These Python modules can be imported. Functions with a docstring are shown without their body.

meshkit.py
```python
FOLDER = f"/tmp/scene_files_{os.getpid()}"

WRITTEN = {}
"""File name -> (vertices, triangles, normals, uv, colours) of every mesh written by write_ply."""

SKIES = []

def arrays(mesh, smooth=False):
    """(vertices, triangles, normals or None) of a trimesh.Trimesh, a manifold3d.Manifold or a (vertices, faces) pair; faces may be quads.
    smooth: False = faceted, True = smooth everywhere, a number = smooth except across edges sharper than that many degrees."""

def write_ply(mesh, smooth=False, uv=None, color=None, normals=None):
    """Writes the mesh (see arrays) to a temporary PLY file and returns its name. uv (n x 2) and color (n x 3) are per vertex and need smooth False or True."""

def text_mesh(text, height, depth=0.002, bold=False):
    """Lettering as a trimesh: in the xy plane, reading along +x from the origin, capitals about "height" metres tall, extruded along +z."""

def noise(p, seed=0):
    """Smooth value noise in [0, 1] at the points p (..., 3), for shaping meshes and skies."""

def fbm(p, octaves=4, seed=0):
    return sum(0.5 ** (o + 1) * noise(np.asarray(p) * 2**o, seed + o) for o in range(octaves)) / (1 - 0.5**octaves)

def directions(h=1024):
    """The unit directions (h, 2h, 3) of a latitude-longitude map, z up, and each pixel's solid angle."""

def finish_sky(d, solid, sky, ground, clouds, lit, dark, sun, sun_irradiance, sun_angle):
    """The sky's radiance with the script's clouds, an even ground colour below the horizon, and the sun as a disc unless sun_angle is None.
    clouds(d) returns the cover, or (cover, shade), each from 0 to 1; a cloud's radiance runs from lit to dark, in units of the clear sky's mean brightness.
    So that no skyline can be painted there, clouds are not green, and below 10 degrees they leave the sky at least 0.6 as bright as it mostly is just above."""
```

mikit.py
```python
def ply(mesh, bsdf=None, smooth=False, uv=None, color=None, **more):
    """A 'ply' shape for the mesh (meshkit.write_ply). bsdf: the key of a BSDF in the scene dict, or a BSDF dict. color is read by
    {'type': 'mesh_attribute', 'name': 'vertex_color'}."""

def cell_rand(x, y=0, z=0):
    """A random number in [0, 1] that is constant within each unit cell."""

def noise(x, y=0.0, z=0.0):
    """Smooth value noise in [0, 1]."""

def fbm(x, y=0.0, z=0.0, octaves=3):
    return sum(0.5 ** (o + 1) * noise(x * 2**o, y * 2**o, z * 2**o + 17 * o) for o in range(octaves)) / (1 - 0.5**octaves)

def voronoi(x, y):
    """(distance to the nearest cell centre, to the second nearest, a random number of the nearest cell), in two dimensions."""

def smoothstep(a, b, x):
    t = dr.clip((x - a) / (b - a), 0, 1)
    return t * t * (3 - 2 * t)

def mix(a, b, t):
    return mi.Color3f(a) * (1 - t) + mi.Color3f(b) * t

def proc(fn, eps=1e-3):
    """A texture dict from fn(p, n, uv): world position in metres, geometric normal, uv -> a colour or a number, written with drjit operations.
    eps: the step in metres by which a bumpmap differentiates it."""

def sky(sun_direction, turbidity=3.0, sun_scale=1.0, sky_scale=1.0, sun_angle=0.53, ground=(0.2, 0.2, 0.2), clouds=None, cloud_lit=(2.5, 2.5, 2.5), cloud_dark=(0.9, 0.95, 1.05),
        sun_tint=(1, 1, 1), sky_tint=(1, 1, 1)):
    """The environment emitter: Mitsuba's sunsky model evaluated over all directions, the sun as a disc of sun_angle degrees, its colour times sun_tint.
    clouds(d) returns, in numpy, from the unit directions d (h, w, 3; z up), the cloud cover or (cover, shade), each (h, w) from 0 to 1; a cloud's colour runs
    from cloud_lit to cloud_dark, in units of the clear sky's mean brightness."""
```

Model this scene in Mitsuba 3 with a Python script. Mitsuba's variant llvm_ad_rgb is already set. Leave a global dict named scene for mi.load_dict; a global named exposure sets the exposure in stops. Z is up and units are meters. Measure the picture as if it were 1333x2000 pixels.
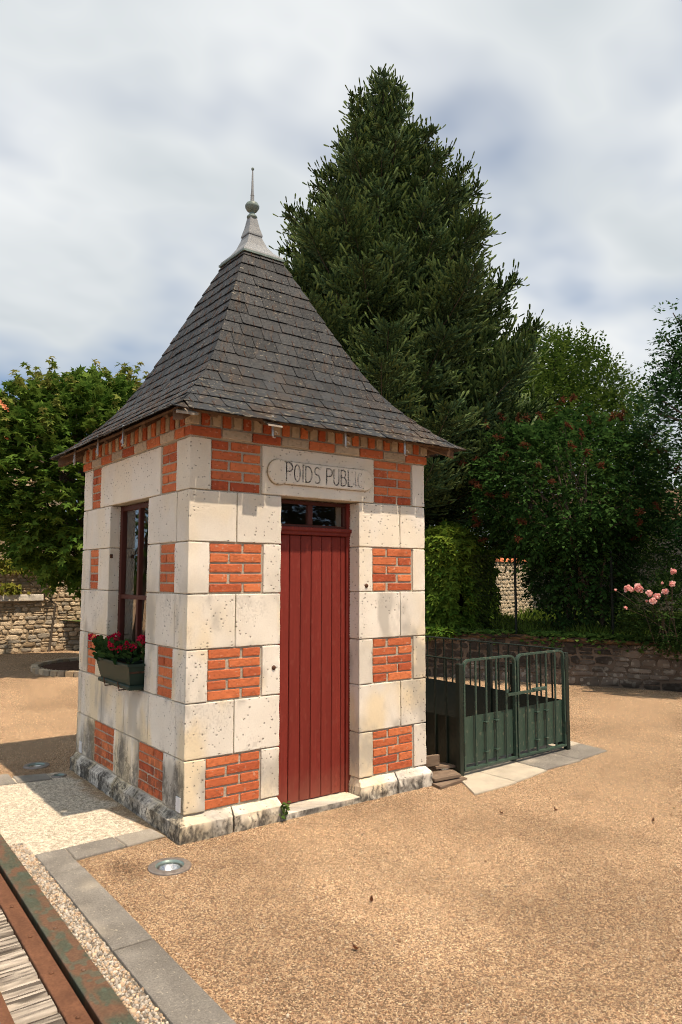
import math, random
import numpy as np, trimesh, manifold3d as m3
import drjit as dr
import mitsuba as mi
import mikit, meshkit
from mikit import proc, noise, fbm, voronoi, cell_rand, smoothstep, mix

T = mi.ScalarTransform4f
scene, labels = {}, {}

# ------------------------------------------------------------------ camera, sky, exposure
EYE = np.array([-1.9718, -4.1802, 1.5943])
YAW, PITCH, ROLL = 0.6476, 0.0890, 0.0021
fwd = np.array([math.sin(YAW) * math.cos(PITCH), math.cos(YAW) * math.cos(PITCH), math.sin(PITCH)])
right = np.array([math.cos(YAW), -math.sin(YAW), 0])
upv = np.cross(right, fwd)
upr = upv * math.cos(ROLL) - right * math.sin(ROLL)
scene['camera'] = {'type': 'perspective', 'fov': 2 * math.degrees(math.atan(1000 / 1418.13)), 'fov_axis': 'y',
                   'to_world': T().look_at(origin=EYE.tolist(), target=(EYE + fwd).tolist(), up=upr.tolist()),
                   'near_clip': 0.05, 'far_clip': 900.0}
SUN = (0.080, -0.440, 1.0)


def clouds(d):
    z = np.maximum(d[..., 2], 0.03)
    p = d / (z[..., None] + 0.25) * np.array([1.0, 1.0, 0.0])
    a = meshkit.fbm(p * 1.1 + [3.1, 7.7, 0.5], 5, 3)
    b = meshkit.fbm(p * np.array([1.9, 2.6, 1.0]) + [13.1, 2.7, 1.5], 5, 9)
    e = d[..., 2]
    v = 0.6 * a + 0.4 * b
    cover = 0.20 + 0.80 * np.clip((v - 0.42) / 0.13 + 1.3 * (e - 0.26), 0, 1)
    shade = np.clip((b - 0.38) * 3.2, 0, 1) * 0.70
    return cover, shade


scene['sky'] = mikit.sky(SUN, turbidity=3.0, clouds=clouds, cloud_lit=(3.42, 3.50, 3.52), cloud_dark=(1.95, 2.20, 2.36), sun_scale=1.75, sun_tint=(1.0, 0.96, 0.92), sky_tint=(0.95, 1.15, 1.22))
exposure = 1.22

# ------------------------------------------------------------------ materials


def dif(fn, rough=0.8, bump=None, scale=1.0, eps=1e-3, spec=0.3, metallic=0.0):
    b = {'type': 'principled', 'base_color': proc(fn) if callable(fn) else {'type': 'rgb', 'value': list(fn)}, 'roughness': rough, 'specular': spec, 'metallic': metallic}
    if bump:
        b = {'type': 'bumpmap', 'arbitrary': proc(bump, eps), 'scale': scale, 'bsdf': b}
    return {'type': 'twosided', 'bsdf': b}


def wall_uv(p):
    return p.x + p.y * 1.37, p.z


def pit_mask(p):
    u, v = wall_uv(p)
    d, _, c = voronoi(u * 22 + p.x * 7, v * 42)
    c = c - 0.30 * smoothstep(0.60, 0.40, fbm(u * 3.1 + 3, v * 3.3 + 8, p.y, 2))
    return dr.select(c > 0.66, 1 - smoothstep(0.07, 0.16 + 0.26 * (c - 0.66) * 3, d + 0.12 * noise(u * 190, v * 230)), 0.0)


def limestone(p, n, uv):
    u, v = wall_uv(p)
    base = mix((0.585, 0.55, 0.485), (0.72, 0.69, 0.635), fbm(u * 3, v * 3, p.y * 2, 3))
    base = base * (0.93 + 0.14 * uv.x) * (0.94 + 0.12 * noise(u * 220, v * 220, p.x * 200))
    warm = smoothstep(0.42, 0.68, fbm(u * 4 + 9, v * 2.2, 3.0, 3)) * (0.35 + 0.65 * (1 - smoothstep(0.7, 1.7, p.z)))
    base = mix(base, base * mi.Color3f(1.0, 0.90, 0.70), warm * 0.9)
    grey = smoothstep(0.45, 0.68, fbm(u * 5 + 31, v * 3.1, 7.0, 4)) * (1 - smoothstep(1.35, 1.75, p.z))
    base = mix(base, (0.34, 0.325, 0.295), grey * 0.70)
    spk = smoothstep(0.52, 0.80, noise(u * 120, v * 90, 2.0)) * smoothstep(0.50, 0.70, fbm(u * 4.3 + 5, v * 4.3, 1.0, 3))
    base = mix(base, (0.27, 0.25, 0.22), spk * 0.22 * (1 - smoothstep(1.5, 1.9, p.z)))
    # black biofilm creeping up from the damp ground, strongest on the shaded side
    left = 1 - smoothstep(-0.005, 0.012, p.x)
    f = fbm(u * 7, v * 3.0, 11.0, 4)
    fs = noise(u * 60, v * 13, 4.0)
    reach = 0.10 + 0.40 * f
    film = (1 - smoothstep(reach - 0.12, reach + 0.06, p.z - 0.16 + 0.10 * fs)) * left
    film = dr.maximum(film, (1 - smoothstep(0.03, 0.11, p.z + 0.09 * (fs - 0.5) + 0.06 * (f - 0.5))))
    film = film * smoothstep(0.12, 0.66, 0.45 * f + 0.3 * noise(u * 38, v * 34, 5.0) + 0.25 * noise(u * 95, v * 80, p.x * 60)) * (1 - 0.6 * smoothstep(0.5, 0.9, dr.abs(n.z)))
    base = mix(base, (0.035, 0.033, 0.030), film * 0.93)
    return mix(base, (0.10, 0.085, 0.07), pit_mask(p) * 0.85)


def limestone_bump(p, n, uv):
    u, v = wall_uv(p)
    return 0.5 * fbm(u * 60, v * 60, p.y * 50, 2) - 1.6 * pit_mask(p) + 0.9 * fbm(u * 9, v * 9, p.y * 9, 2)


scene['limestone'] = dif(limestone, 0.85, limestone_bump, 0.0025, 2e-3)


def brick(p, n, uv):
    u, v = wall_uv(p)
    c = mix((0.35, 0.072, 0.030), (0.57, 0.172, 0.068), uv.x)
    c = mix(c, mi.Color3f(0.47, 0.385, 0.29) * (0.85 + 0.25 * uv.x), dr.select(uv.y > 0.5, 1.0, 0.0))
    c = c * (0.84 + 0.26 * fbm(u * 30, v * 30, p.y * 20, 3))
    c = mix(c, c * 0.55, smoothstep(0.66, 0.80, noise(u * 55, v * 80, 3.0)) * 0.4)
    c = mix(c, (0.55, 0.42, 0.33), smoothstep(0.86, 0.93, noise(u * 60 + 7, v * 75, 6.0)) * 0.35)
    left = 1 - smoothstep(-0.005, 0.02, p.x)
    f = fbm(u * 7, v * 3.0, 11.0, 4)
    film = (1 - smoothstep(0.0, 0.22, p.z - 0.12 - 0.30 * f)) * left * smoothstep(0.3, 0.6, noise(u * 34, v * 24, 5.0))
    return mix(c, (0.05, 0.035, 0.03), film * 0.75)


scene['brick'] = dif(brick, 0.82, lambda p, n, uv: fbm(p.x * 90 + p.y * 70, p.z * 110, p.y * 40, 2), 0.003, 2e-3)


def mortar(p, n, uv):
    return mix((0.30, 0.27, 0.22), (0.42, 0.38, 0.31), fbm((p.x + p.y) * 40, p.z * 40, 1.0, 3))


scene['mortar'] = dif(mortar, 0.95, lambda p, n, uv: fbm((p.x + p.y) * 130, p.z * 130, p.y * 50, 2), 0.004, 2e-3)
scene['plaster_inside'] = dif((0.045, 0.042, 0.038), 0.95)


def slate(p, n, uv):
    q = p.x * 1.1 - p.y * 0.9
    c = mix((0.011, 0.0135, 0.0165), (0.028, 0.032, 0.037), uv.x) * (0.75 + 0.5 * fbm(p.x * 22, p.y * 22, p.z * 30, 3))
    h = smoothstep(3.3, 2.5, p.z)
    moss = smoothstep(0.48, 0.66, fbm(p.x * 7 + 3, p.y * 7, p.z * 6, 4)) * (0.12 + 0.88 * h)
    c = mix(c, (0.038, 0.026, 0.018), moss * 0.8)
    rust = smoothstep(0.58, 0.70, fbm(q * 26, p.y * 9, p.z * 4, 3)) * 0.5
    c = mix(c, (0.075, 0.045, 0.025), rust * 0.45)
    lich = smoothstep(0.80, 0.88, noise(p.x * 70, p.y * 70, p.z * 70)) * smoothstep(0.50, 0.66, fbm(p.x * 5, p.y * 5 + 2, p.z * 4, 2))
    c = mix(c, (0.22, 0.20, 0.15), dr.maximum(lich * 0.6, smoothstep(0.70, 0.80, noise(p.x * 38, p.y * 38, p.z * 60)) * smoothstep(3.0, 2.6, p.z) * 0.4))
    white = smoothstep(0.955, 0.975, noise(p.x * 60 + 4, p.y * 60, p.z * 60))
    return mix(c, (0.5, 0.47, 0.38), white * 0.75)


scene['slate'] = dif(slate, 0.60, lambda p, n, uv: fbm(p.x * 38, p.y * 38, p.z * 60, 3), 0.005, 2e-3, spec=0.25)
scene['dark_timber'] = dif(lambda p, n, uv: mix((0.075, 0.045, 0.030), (0.16, 0.10, 0.065), fbm(p.x * 22, p.y * 22, p.z * 30, 3)), 0.85)


def zinc(p, n, uv):
    return mix((0.13, 0.145, 0.16), (0.215, 0.23, 0.245), fbm(p.x * 5, p.y * 5, p.z * 3, 2))


scene['zinc'] = dif(zinc, 0.45, spec=0.5)
scene['verdigris'] = dif(lambda p, n, uv: mix((0.09, 0.125, 0.12), (0.20, 0.265, 0.255), fbm(p.x * 30, p.y * 30, p.z * 30, 3)), 0.5)
scene['galvanised'] = dif((0.5, 0.5, 0.5), 0.35, metallic=0.8)


def red_paint(p, n, uv):
    c = mix((0.150, 0.022, 0.017), (0.195, 0.030, 0.022), fbm(p.x * 7 + uv.x * 9, p.z * 1.3, 1.0, 3))
    c = c * (0.90 + 0.2 * uv.x) * (0.92 + 0.16 * noise(p.x * 160, p.z * 6, 2.0))
    c = mix(c, (0.30, 0.12, 0.09), smoothstep(0.78, 0.86, noise(p.x * 60, p.z * 18, 3.0)) * 0.08)
    dust = (1 - smoothstep(0.05, 0.35, p.z + 0.1 * fbm(p.x * 20, p.z * 20, 2.0, 2))) * 0.35
    return mix(c, (0.34, 0.20, 0.13), dust * 0.5)


scene['red_paint'] = dif(red_paint, 0.50, lambda p, n, uv: noise(p.x * 120, p.z * 4.0, 1.0) + 0.5 * noise(p.x * 40, p.z * 40, 1.0), 0.0012, 2e-3, spec=0.2)
scene['dark_red_paint'] = dif((0.062, 0.014, 0.009), 0.5, spec=0.3)
scene['pane'] = {'type': 'thindielectric', 'int_ior': 1.62}
scene['sign_ink'] = dif(lambda p, n, uv: mix((0.03, 0.03, 0.03), (0.30, 0.29, 0.27), smoothstep(0.50, 0.68, noise(p.x * 130, p.z * 90, 2.0))), 0.9)
scene['sign_ink_faded'] = dif(lambda p, n, uv: mix((0.16, 0.155, 0.15), (0.50, 0.48, 0.44), smoothstep(0.40, 0.62, noise(p.x * 130, p.z * 90, 2.0))), 0.9)
scene['rusted_iron'] = dif(lambda p, n, uv: mix((0.035, 0.02, 0.014), (0.12, 0.05, 0.025), fbm(p.x * 80, p.y * 80, p.z * 80, 2)), 0.75)
scene['white_plate'] = dif((0.62, 0.64, 0.68), 0.4)


def stain(p):
    a = fbm(p.x * 0.9 + 4.3, p.y * 0.9 + 1.2, 2.0, 4)
    return smoothstep(0.50, 0.72, a)


def blot(p, x, y, rx, ry, k):
    d = dr.sqrt(dr.square((p.x - x) / rx) + dr.square((p.y - y) / ry)) + 0.9 * (fbm(p.x * 9, p.y * 9, 3.0, 3) - 0.5)
    return (1 - smoothstep(0.45, 1.05, d)) * k


def grains(p, s):
    d, d2, c = voronoi(p.x * s, p.y * s)
    return d, d2 - d, c


def gravel(p, n, uv):
    d, e, c = grains(p, 150)
    tone = mix((0.170, 0.108, 0.066), (0.60, 0.425, 0.270), smoothstep(0.08, 0.85, c))
    tone = mix(tone, (0.78, 0.66, 0.47), smoothstep(0.93, 0.95, c))
    tone = mix(tone, (0.44, 0.235, 0.115), smoothstep(0.30, 0.32, c) * (1 - smoothstep(0.37, 0.39, c)) * 0.7)
    gap = 1 - smoothstep(0.02, 0.24, e)
    tone = mix(tone, (0.075, 0.045, 0.024), gap * 0.66)
    clump = fbm(p.x * 15, p.y * 15, 1.0, 2)
    tone = tone * (0.86 + 0.26 * clump)
    st = stain(p) * 0.42
    tone = tone * (0.86 + 0.28 * fbm(p.x * 2.3 + p.y * 0.7, p.y * 1.1, 6.0, 3))
    st = dr.maximum(st, blot(p, 1.15, -2.05, 0.9, 0.55, 0.45))
    st = dr.maximum(st, blot(p, 3.55, -1.45, 0.46, 0.24, 1.0))
    st = dr.maximum(st, blot(p, -0.42, -0.15, 0.17, 0.30, 0.85))
    st = dr.maximum(st, blot(p, 0.05, -0.45, 0.22, 0.10, 0.55))
    st = dr.maximum(st, blot(p, -0.40, -1.45, 0.20, 0.62, 0.55))
    st = dr.maximum(st, blot(p, 2.75, -0.85, 0.22, 0.10, 0.35))
    return mix(tone, tone * mi.Color3f(0.36, 0.33, 0.32), st * (0.45 + 0.75 * noise(p.x * 60, p.y * 60, 9.0)))


def gravel_bump(p, n, uv):
    d, e, c = grains(p, 150)
    return dr.minimum(e * 2.0, 1.0) * (0.4 + 0.8 * c) + 1.2 * fbm(p.x * 7, p.y * 7, 1.0, 2)


scene['gravel'] = dif(gravel, 0.9, gravel_bump, 0.0045, 1e-3, spec=0.25)


def cream(p, n, uv):
    d, e, c = grains(p + 3.0, 66)
    tone = mix((0.37, 0.325, 0.255), (0.66, 0.60, 0.50), c)
    tone = mix(tone, (0.20, 0.17, 0.125), (1 - smoothstep(0.02, 0.20, e)) * 0.6)
    tone = tone * (0.75 + 0.4 * noise(p.x * 60, p.y * 60, 4.0))
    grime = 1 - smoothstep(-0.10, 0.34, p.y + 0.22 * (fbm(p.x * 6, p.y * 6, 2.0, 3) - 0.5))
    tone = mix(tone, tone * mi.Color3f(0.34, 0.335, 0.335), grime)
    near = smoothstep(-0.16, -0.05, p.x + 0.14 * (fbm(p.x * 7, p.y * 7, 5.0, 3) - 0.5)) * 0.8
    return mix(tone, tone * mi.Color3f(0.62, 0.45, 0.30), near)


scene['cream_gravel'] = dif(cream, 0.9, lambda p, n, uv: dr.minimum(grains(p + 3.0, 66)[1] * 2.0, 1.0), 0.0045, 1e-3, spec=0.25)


def concrete(p, n, uv):
    c = mix((0.105, 0.098, 0.088), (0.215, 0.204, 0.186), fbm(p.x * 8, p.y * 8, uv.x * 20, 4)) * (0.85 + 0.3 * uv.x)
    c = c * (0.80 + 0.4 * noise(p.x * 190, p.y * 190, 3.0))
    c = mix(c, (0.36, 0.33, 0.27), smoothstep(0.84, 0.96, noise(p.x * 110, p.y * 110, 5.0)) * 0.5)
    pale = smoothstep(0.50, 0.75, fbm(p.x * 3.1, p.y * 3.1, 5.0 + uv.x * 3, 3))
    return mix(c, mi.Color3f(0.40, 0.36, 0.29) * (0.70 + 0.5 * fbm(p.x * 9, p.y * 9, 2.0, 4)), dr.maximum(pale * 0.35, uv.y))


scene['concrete'] = dif(concrete, 0.9, lambda p, n, uv: fbm(p.x * 120, p.y * 120, 3.0, 2), 0.003, 2e-3)


def rust_green(p, n, uv):
    a = fbm(p.x * 16, p.y * 9, 2.0, 4)
    c = mix((0.052, 0.060, 0.040), (0.110, 0.058, 0.033), smoothstep(0.30, 0.56, a + 0.10 * (uv.x - 0.5)))
    c = mix(c, (0.060, 0.082, 0.060), smoothstep(0.62, 0.75, noise(p.x * 40, p.y * 30, 6.0)) * 0.6)
    return c * (0.75 + 0.45 * noise(p.x * 150, p.y * 150, 1.0))


scene['rusty_green_steel'] = dif(rust_green, 0.55, lambda p, n, uv: fbm(p.x * 90, p.y * 90, 1.0, 2), 0.002, 2e-3, spec=0.5)
scene['rust'] = dif(lambda p, n, uv: mix((0.075, 0.033, 0.018), (0.165, 0.075, 0.040), fbm(p.x * 24, p.y * 12, p.z * 20, 4)) * (0.75 + 0.45 * noise(p.x * 140, p.y * 140, p.z * 90)), 0.8,
                    lambda p, n, uv: fbm(p.x * 90, p.y * 90, 1.0, 2), 0.002, 2e-3)


def old_wood(p, n, uv):
    g = fbm(p.x * 7 + uv.x * 31, p.y * 60, uv.x * 9, 4)
    c = mix((0.10, 0.085, 0.070), (0.46, 0.41, 0.35), smoothstep(0.25, 0.75, g)) * (0.8 + 0.35 * uv.x)
    return mix(c, (0.04, 0.032, 0.026), smoothstep(0.60, 0.68, noise(p.x * 4 + uv.x * 9, p.y * 70, 3.0)) * 0.85)


scene['old_wood'] = dif(old_wood, 0.9, lambda p, n, uv: fbm(p.x * 7 + uv.x * 31, p.y * 95, uv.x * 9, 3), 0.008, 2e-3)
scene['brown_board'] = dif(lambda p, n, uv: mix((0.085, 0.058, 0.042), (0.225, 0.170, 0.125), fbm(p.x * 9 + uv.x * 5, p.y * 40, p.z * 40, 3)), 0.85)


def green_paint(p, n, uv):
    c = mix((0.023, 0.046, 0.036), (0.042, 0.076, 0.057), fbm(p.x * 14 + uv.x * 7, p.y * 9, p.z * 1.6, 3))
    return mix(c, (0.14, 0.14, 0.10), smoothstep(0.74, 0.86, noise(p.x * 55, p.y * 55, p.z * 26)) * 0.4)


scene['green_paint'] = dif(green_paint, 0.42, spec=0.5)
scene['dark_green_paint'] = dif(lambda p, n, uv: mix((0.006, 0.011, 0.008), (0.013, 0.022, 0.016), fbm(p.x * 20, p.y * 20, p.z * 9, 3)), 0.40, spec=0.45)
scene['planter_plastic'] = dif((0.016, 0.034, 0.026), 0.5, spec=0.25)
scene['lamp_ring'] = dif(lambda p, n, uv: mix((0.17, 0.15, 0.14), (0.32, 0.29, 0.27), fbm(p.x * 60, p.y * 60, 1.0, 3)), 0.45, metallic=0.55)
scene['lamp_inner'] = dif((0.20, 0.27, 0.26), 0.35, metallic=0.5)
scene['reflector'] = {'type': 'roughconductor', 'material': 'Al', 'alpha': 0.16}
scene['leaf'] = {'type': 'principledthin', 'base_color': {'type': 'mesh_attribute', 'name': 'vertex_color'}, 'roughness': 0.48, 'diff_trans': 0.65, 'eta': 1.38}
scene['needle'] = {'type': 'twosided', 'bsdf': {'type': 'principled', 'base_color': {'type': 'mesh_attribute', 'name': 'vertex_color'}, 'roughness': 0.6, 'specular': 0.2}}
scene['petal'] = {'type': 'principledthin', 'base_color': {'type': 'mesh_attribute', 'name': 'vertex_color'}, 'roughness': 0.7, 'diff_trans': 0.7, 'eta': 1.3}
scene['bark'] = dif(lambda p, n, uv: mix((0.045, 0.035, 0.027), (0.14, 0.115, 0.09), fbm(p.x * 25, p.y * 25, p.z * 8, 3)), 0.95)
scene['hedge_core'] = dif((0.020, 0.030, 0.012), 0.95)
scene['soil'] = dif(lambda p, n, uv: mix((0.025, 0.014, 0.010), (0.085, 0.045, 0.030), fbm(p.x * 40, p.y * 40, 1.0, 3)), 0.95, lambda p, n, uv: fbm(p.x * 30, p.y * 30, 1.0, 3), 0.04, 4e-3)
scene['lawn_soil'] = dif(lambda p, n, uv: mix((0.030, 0.045, 0.014), (0.060, 0.085, 0.022), fbm(p.x * 9, p.y * 9, 1.0, 3)), 0.95)


def rubble(p, n, uv):
    c = mix((0.26, 0.19, 0.115), (0.60, 0.495, 0.355), uv.x)
    c = mix(c, (0.235, 0.22, 0.19), uv.y)
    return c * (0.72 + 0.5 * fbm(p.x * 14 + p.y * 9, p.z * 17, p.y * 8, 3))


scene['rubble_stone'] = dif(rubble, 0.92, lambda p, n, uv: fbm(p.x * 40, p.y * 40, p.z * 40, 2), 0.008, 4e-3)
scene['pebble'] = dif(lambda p, n, uv: mix(mix((0.20, 0.120, 0.070), (0.62, 0.46, 0.30), uv.x), mix((0.17, 0.155, 0.135), (0.50, 0.47, 0.42), uv.x), uv.y), 0.85)
scene['lime_mortar'] = dif(lambda p, n, uv: mix((0.20, 0.155, 0.10), (0.36, 0.285, 0.19), fbm(p.x * 12 + p.y * 9, p.z * 12, 1.0, 3)), 0.95)


def damp_stone(p, n, uv):
    c = mix((0.105, 0.086, 0.070), (0.225, 0.182, 0.150), uv.x) * (0.62 + 0.65 * fbm(p.x * 12 + p.y * 9, p.z * 15, p.y * 8, 3))
    lich = smoothstep(0.62, 0.70, noise(p.x * 22, p.y * 22, p.z * 22)) * 0.55
    c = mix(c, (0.36, 0.33, 0.285), lich)
    dark = smoothstep(0.48, 0.66, fbm(p.y * 1.3 + 2, p.z * 2.2, 4.0, 3) + 0.10 * smoothstep(0.4, 0.1, p.z))
    return mix(c, (0.022, 0.018, 0.015), dark * 0.85)


scene['damp_stone'] = dif(damp_stone, 0.95, lambda p, n, uv: fbm(p.x * 40, p.y * 40, p.z * 40, 2), 0.01, 4e-3)
scene['damp_mortar'] = dif(lambda p, n, uv: mix((0.070, 0.052, 0.040), (0.17, 0.130, 0.10), fbm(p.x * 12 + p.y * 9, p.z * 12, 1.0, 3)), 0.95)
scene['mossy_coping'] = dif(lambda p, n, uv: mix((0.022, 0.016, 0.011), (0.125, 0.068, 0.030), smoothstep(0.35, 0.66, fbm(p.x * 13, p.y * 13, p.z * 20, 4))), 0.95,
                            lambda p, n, uv: fbm(p.x * 40, p.y * 40, p.z * 40, 3), 0.02, 4e-3)
scene['pebbledash'] = dif(lambda p, n, uv: mix(mix((0.22, 0.19, 0.15), (0.62, 0.57, 0.48), smoothstep(0.25, 0.5, voronoi((p.x + p.y) * 11, p.z * 13)[2] * 0.5 + 0.5 * noise((p.x - p.y) * 40, p.z * 40, 2.0))),
                                               (0.10, 0.08, 0.06), (1 - smoothstep(0.02, 0.2, voronoi((p.x + p.y) * 11, p.z * 13)[1] - voronoi((p.x + p.y) * 11, p.z * 13)[0])) * 0.7), 0.95)
scene['terracotta'] = dif(lambda p, n, uv: mix((0.36, 0.10, 0.045), (0.62, 0.24, 0.12), noise(p.x * 9, p.y * 9, p.z * 9)), 0.85)
scene['pale_render'] = dif((0.55, 0.44, 0.40), 0.9)
scene['wire'] = dif((0.010, 0.014, 0.011), 0.6)

# ------------------------------------------------------------------ helpers


def numbered(key):
    if key not in scene and not any(k.startswith(key + '__') for k in scene):
        return key
    i = COUNT.get(key, 0) + 1
    COUNT[key] = i
    return f'{key}_{i:03d}'


COUNT = {}


def tag(key, label, cat=None, group=None, kind=None):
    d = labels.setdefault(key, {})
    if label: d['label'] = label
    if cat: d['category'] = cat
    if group: d['group'] = group
    if kind: d['kind'] = kind
    return key


def obj(name, mesh, mat, parent=None, smooth=False, uv=None, color=None):
    key = (parent + '__' if parent else '') + name
    if key in scene:
        i = COUNT.get(key, 0) + 1
        COUNT[key] = i
        key = f'{key}_{i:03d}'
    v, f, _ = meshkit.arrays(mesh)
    if uv is not None:
        uv = np.tile(np.asarray(uv, float), (len(v), 1)) if np.ndim(uv) == 1 else uv
    scene[key] = mikit.ply((v, f) if (uv is not None or color is not None or smooth in (True, False)) else mesh, mat, smooth=smooth, uv=uv, color=color)
    return key


def cat(parts):
    vs, fs, o = [], [], 0
    for m in parts:
        v, f, _ = meshkit.arrays(m)
        vs.append(v); fs.append(f + o); o += len(v)
    return np.vstack(vs), np.vstack(fs)


def cat_uv(items):
    v, f = cat([m for m, _ in items])
    uv = np.vstack([np.tile(np.asarray(u, float), (len(meshkit.arrays(m)[0]), 1)) for m, u in items])
    return v, f, uv


def box(x0, x1, y0, y1, z0, z1):
    v = np.array([[x, y, z] for x in (x0, x1) for y in (y0, y1) for z in (z0, z1)], float)
    f = np.array([[0, 1, 3], [0, 3, 2], [4, 6, 7], [4, 7, 5], [0, 4, 5], [0, 5, 1], [2, 3, 7], [2, 7, 6], [0, 2, 6], [0, 6, 4], [1, 5, 7], [1, 7, 3]])
    return v, f


def hull(pts):
    return meshkit.arrays(m3.Manifold.hull_points(np.asarray(pts, float)))[:2]


def cbox(x0, x1, y0, y1, z0, z1, c=0.004, jit=0.0, rng=None):
    pts = []
    for sx, a in ((1, x0), (-1, x1)):
        for sy, b in ((1, y0), (-1, y1)):
            for sz, d in ((1, z0), (-1, z1)):
                j = rng.uniform(-jit, jit, 3) if rng is not None and jit else np.zeros(3)
                for k in np.eye(3):
                    pts.append(np.array([a, b, d]) + j + c * (1 - k) * np.array([sx, sy, sz]))
    return hull(pts)


def edges_grid(a, b, step):
    L = b - a
    e = [0, 0.004, 0.011, 0.026]
    n = max(1, int(round((L - 0.052) / step)))
    if L < 0.08:
        return a + np.array([0, 0.004, 0.011, L - 0.011, L - 0.004, L])
    return a + np.concatenate([e, np.linspace(0.026, L - 0.026, n + 1)[1:-1], L - np.array(e[::-1])])


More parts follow.
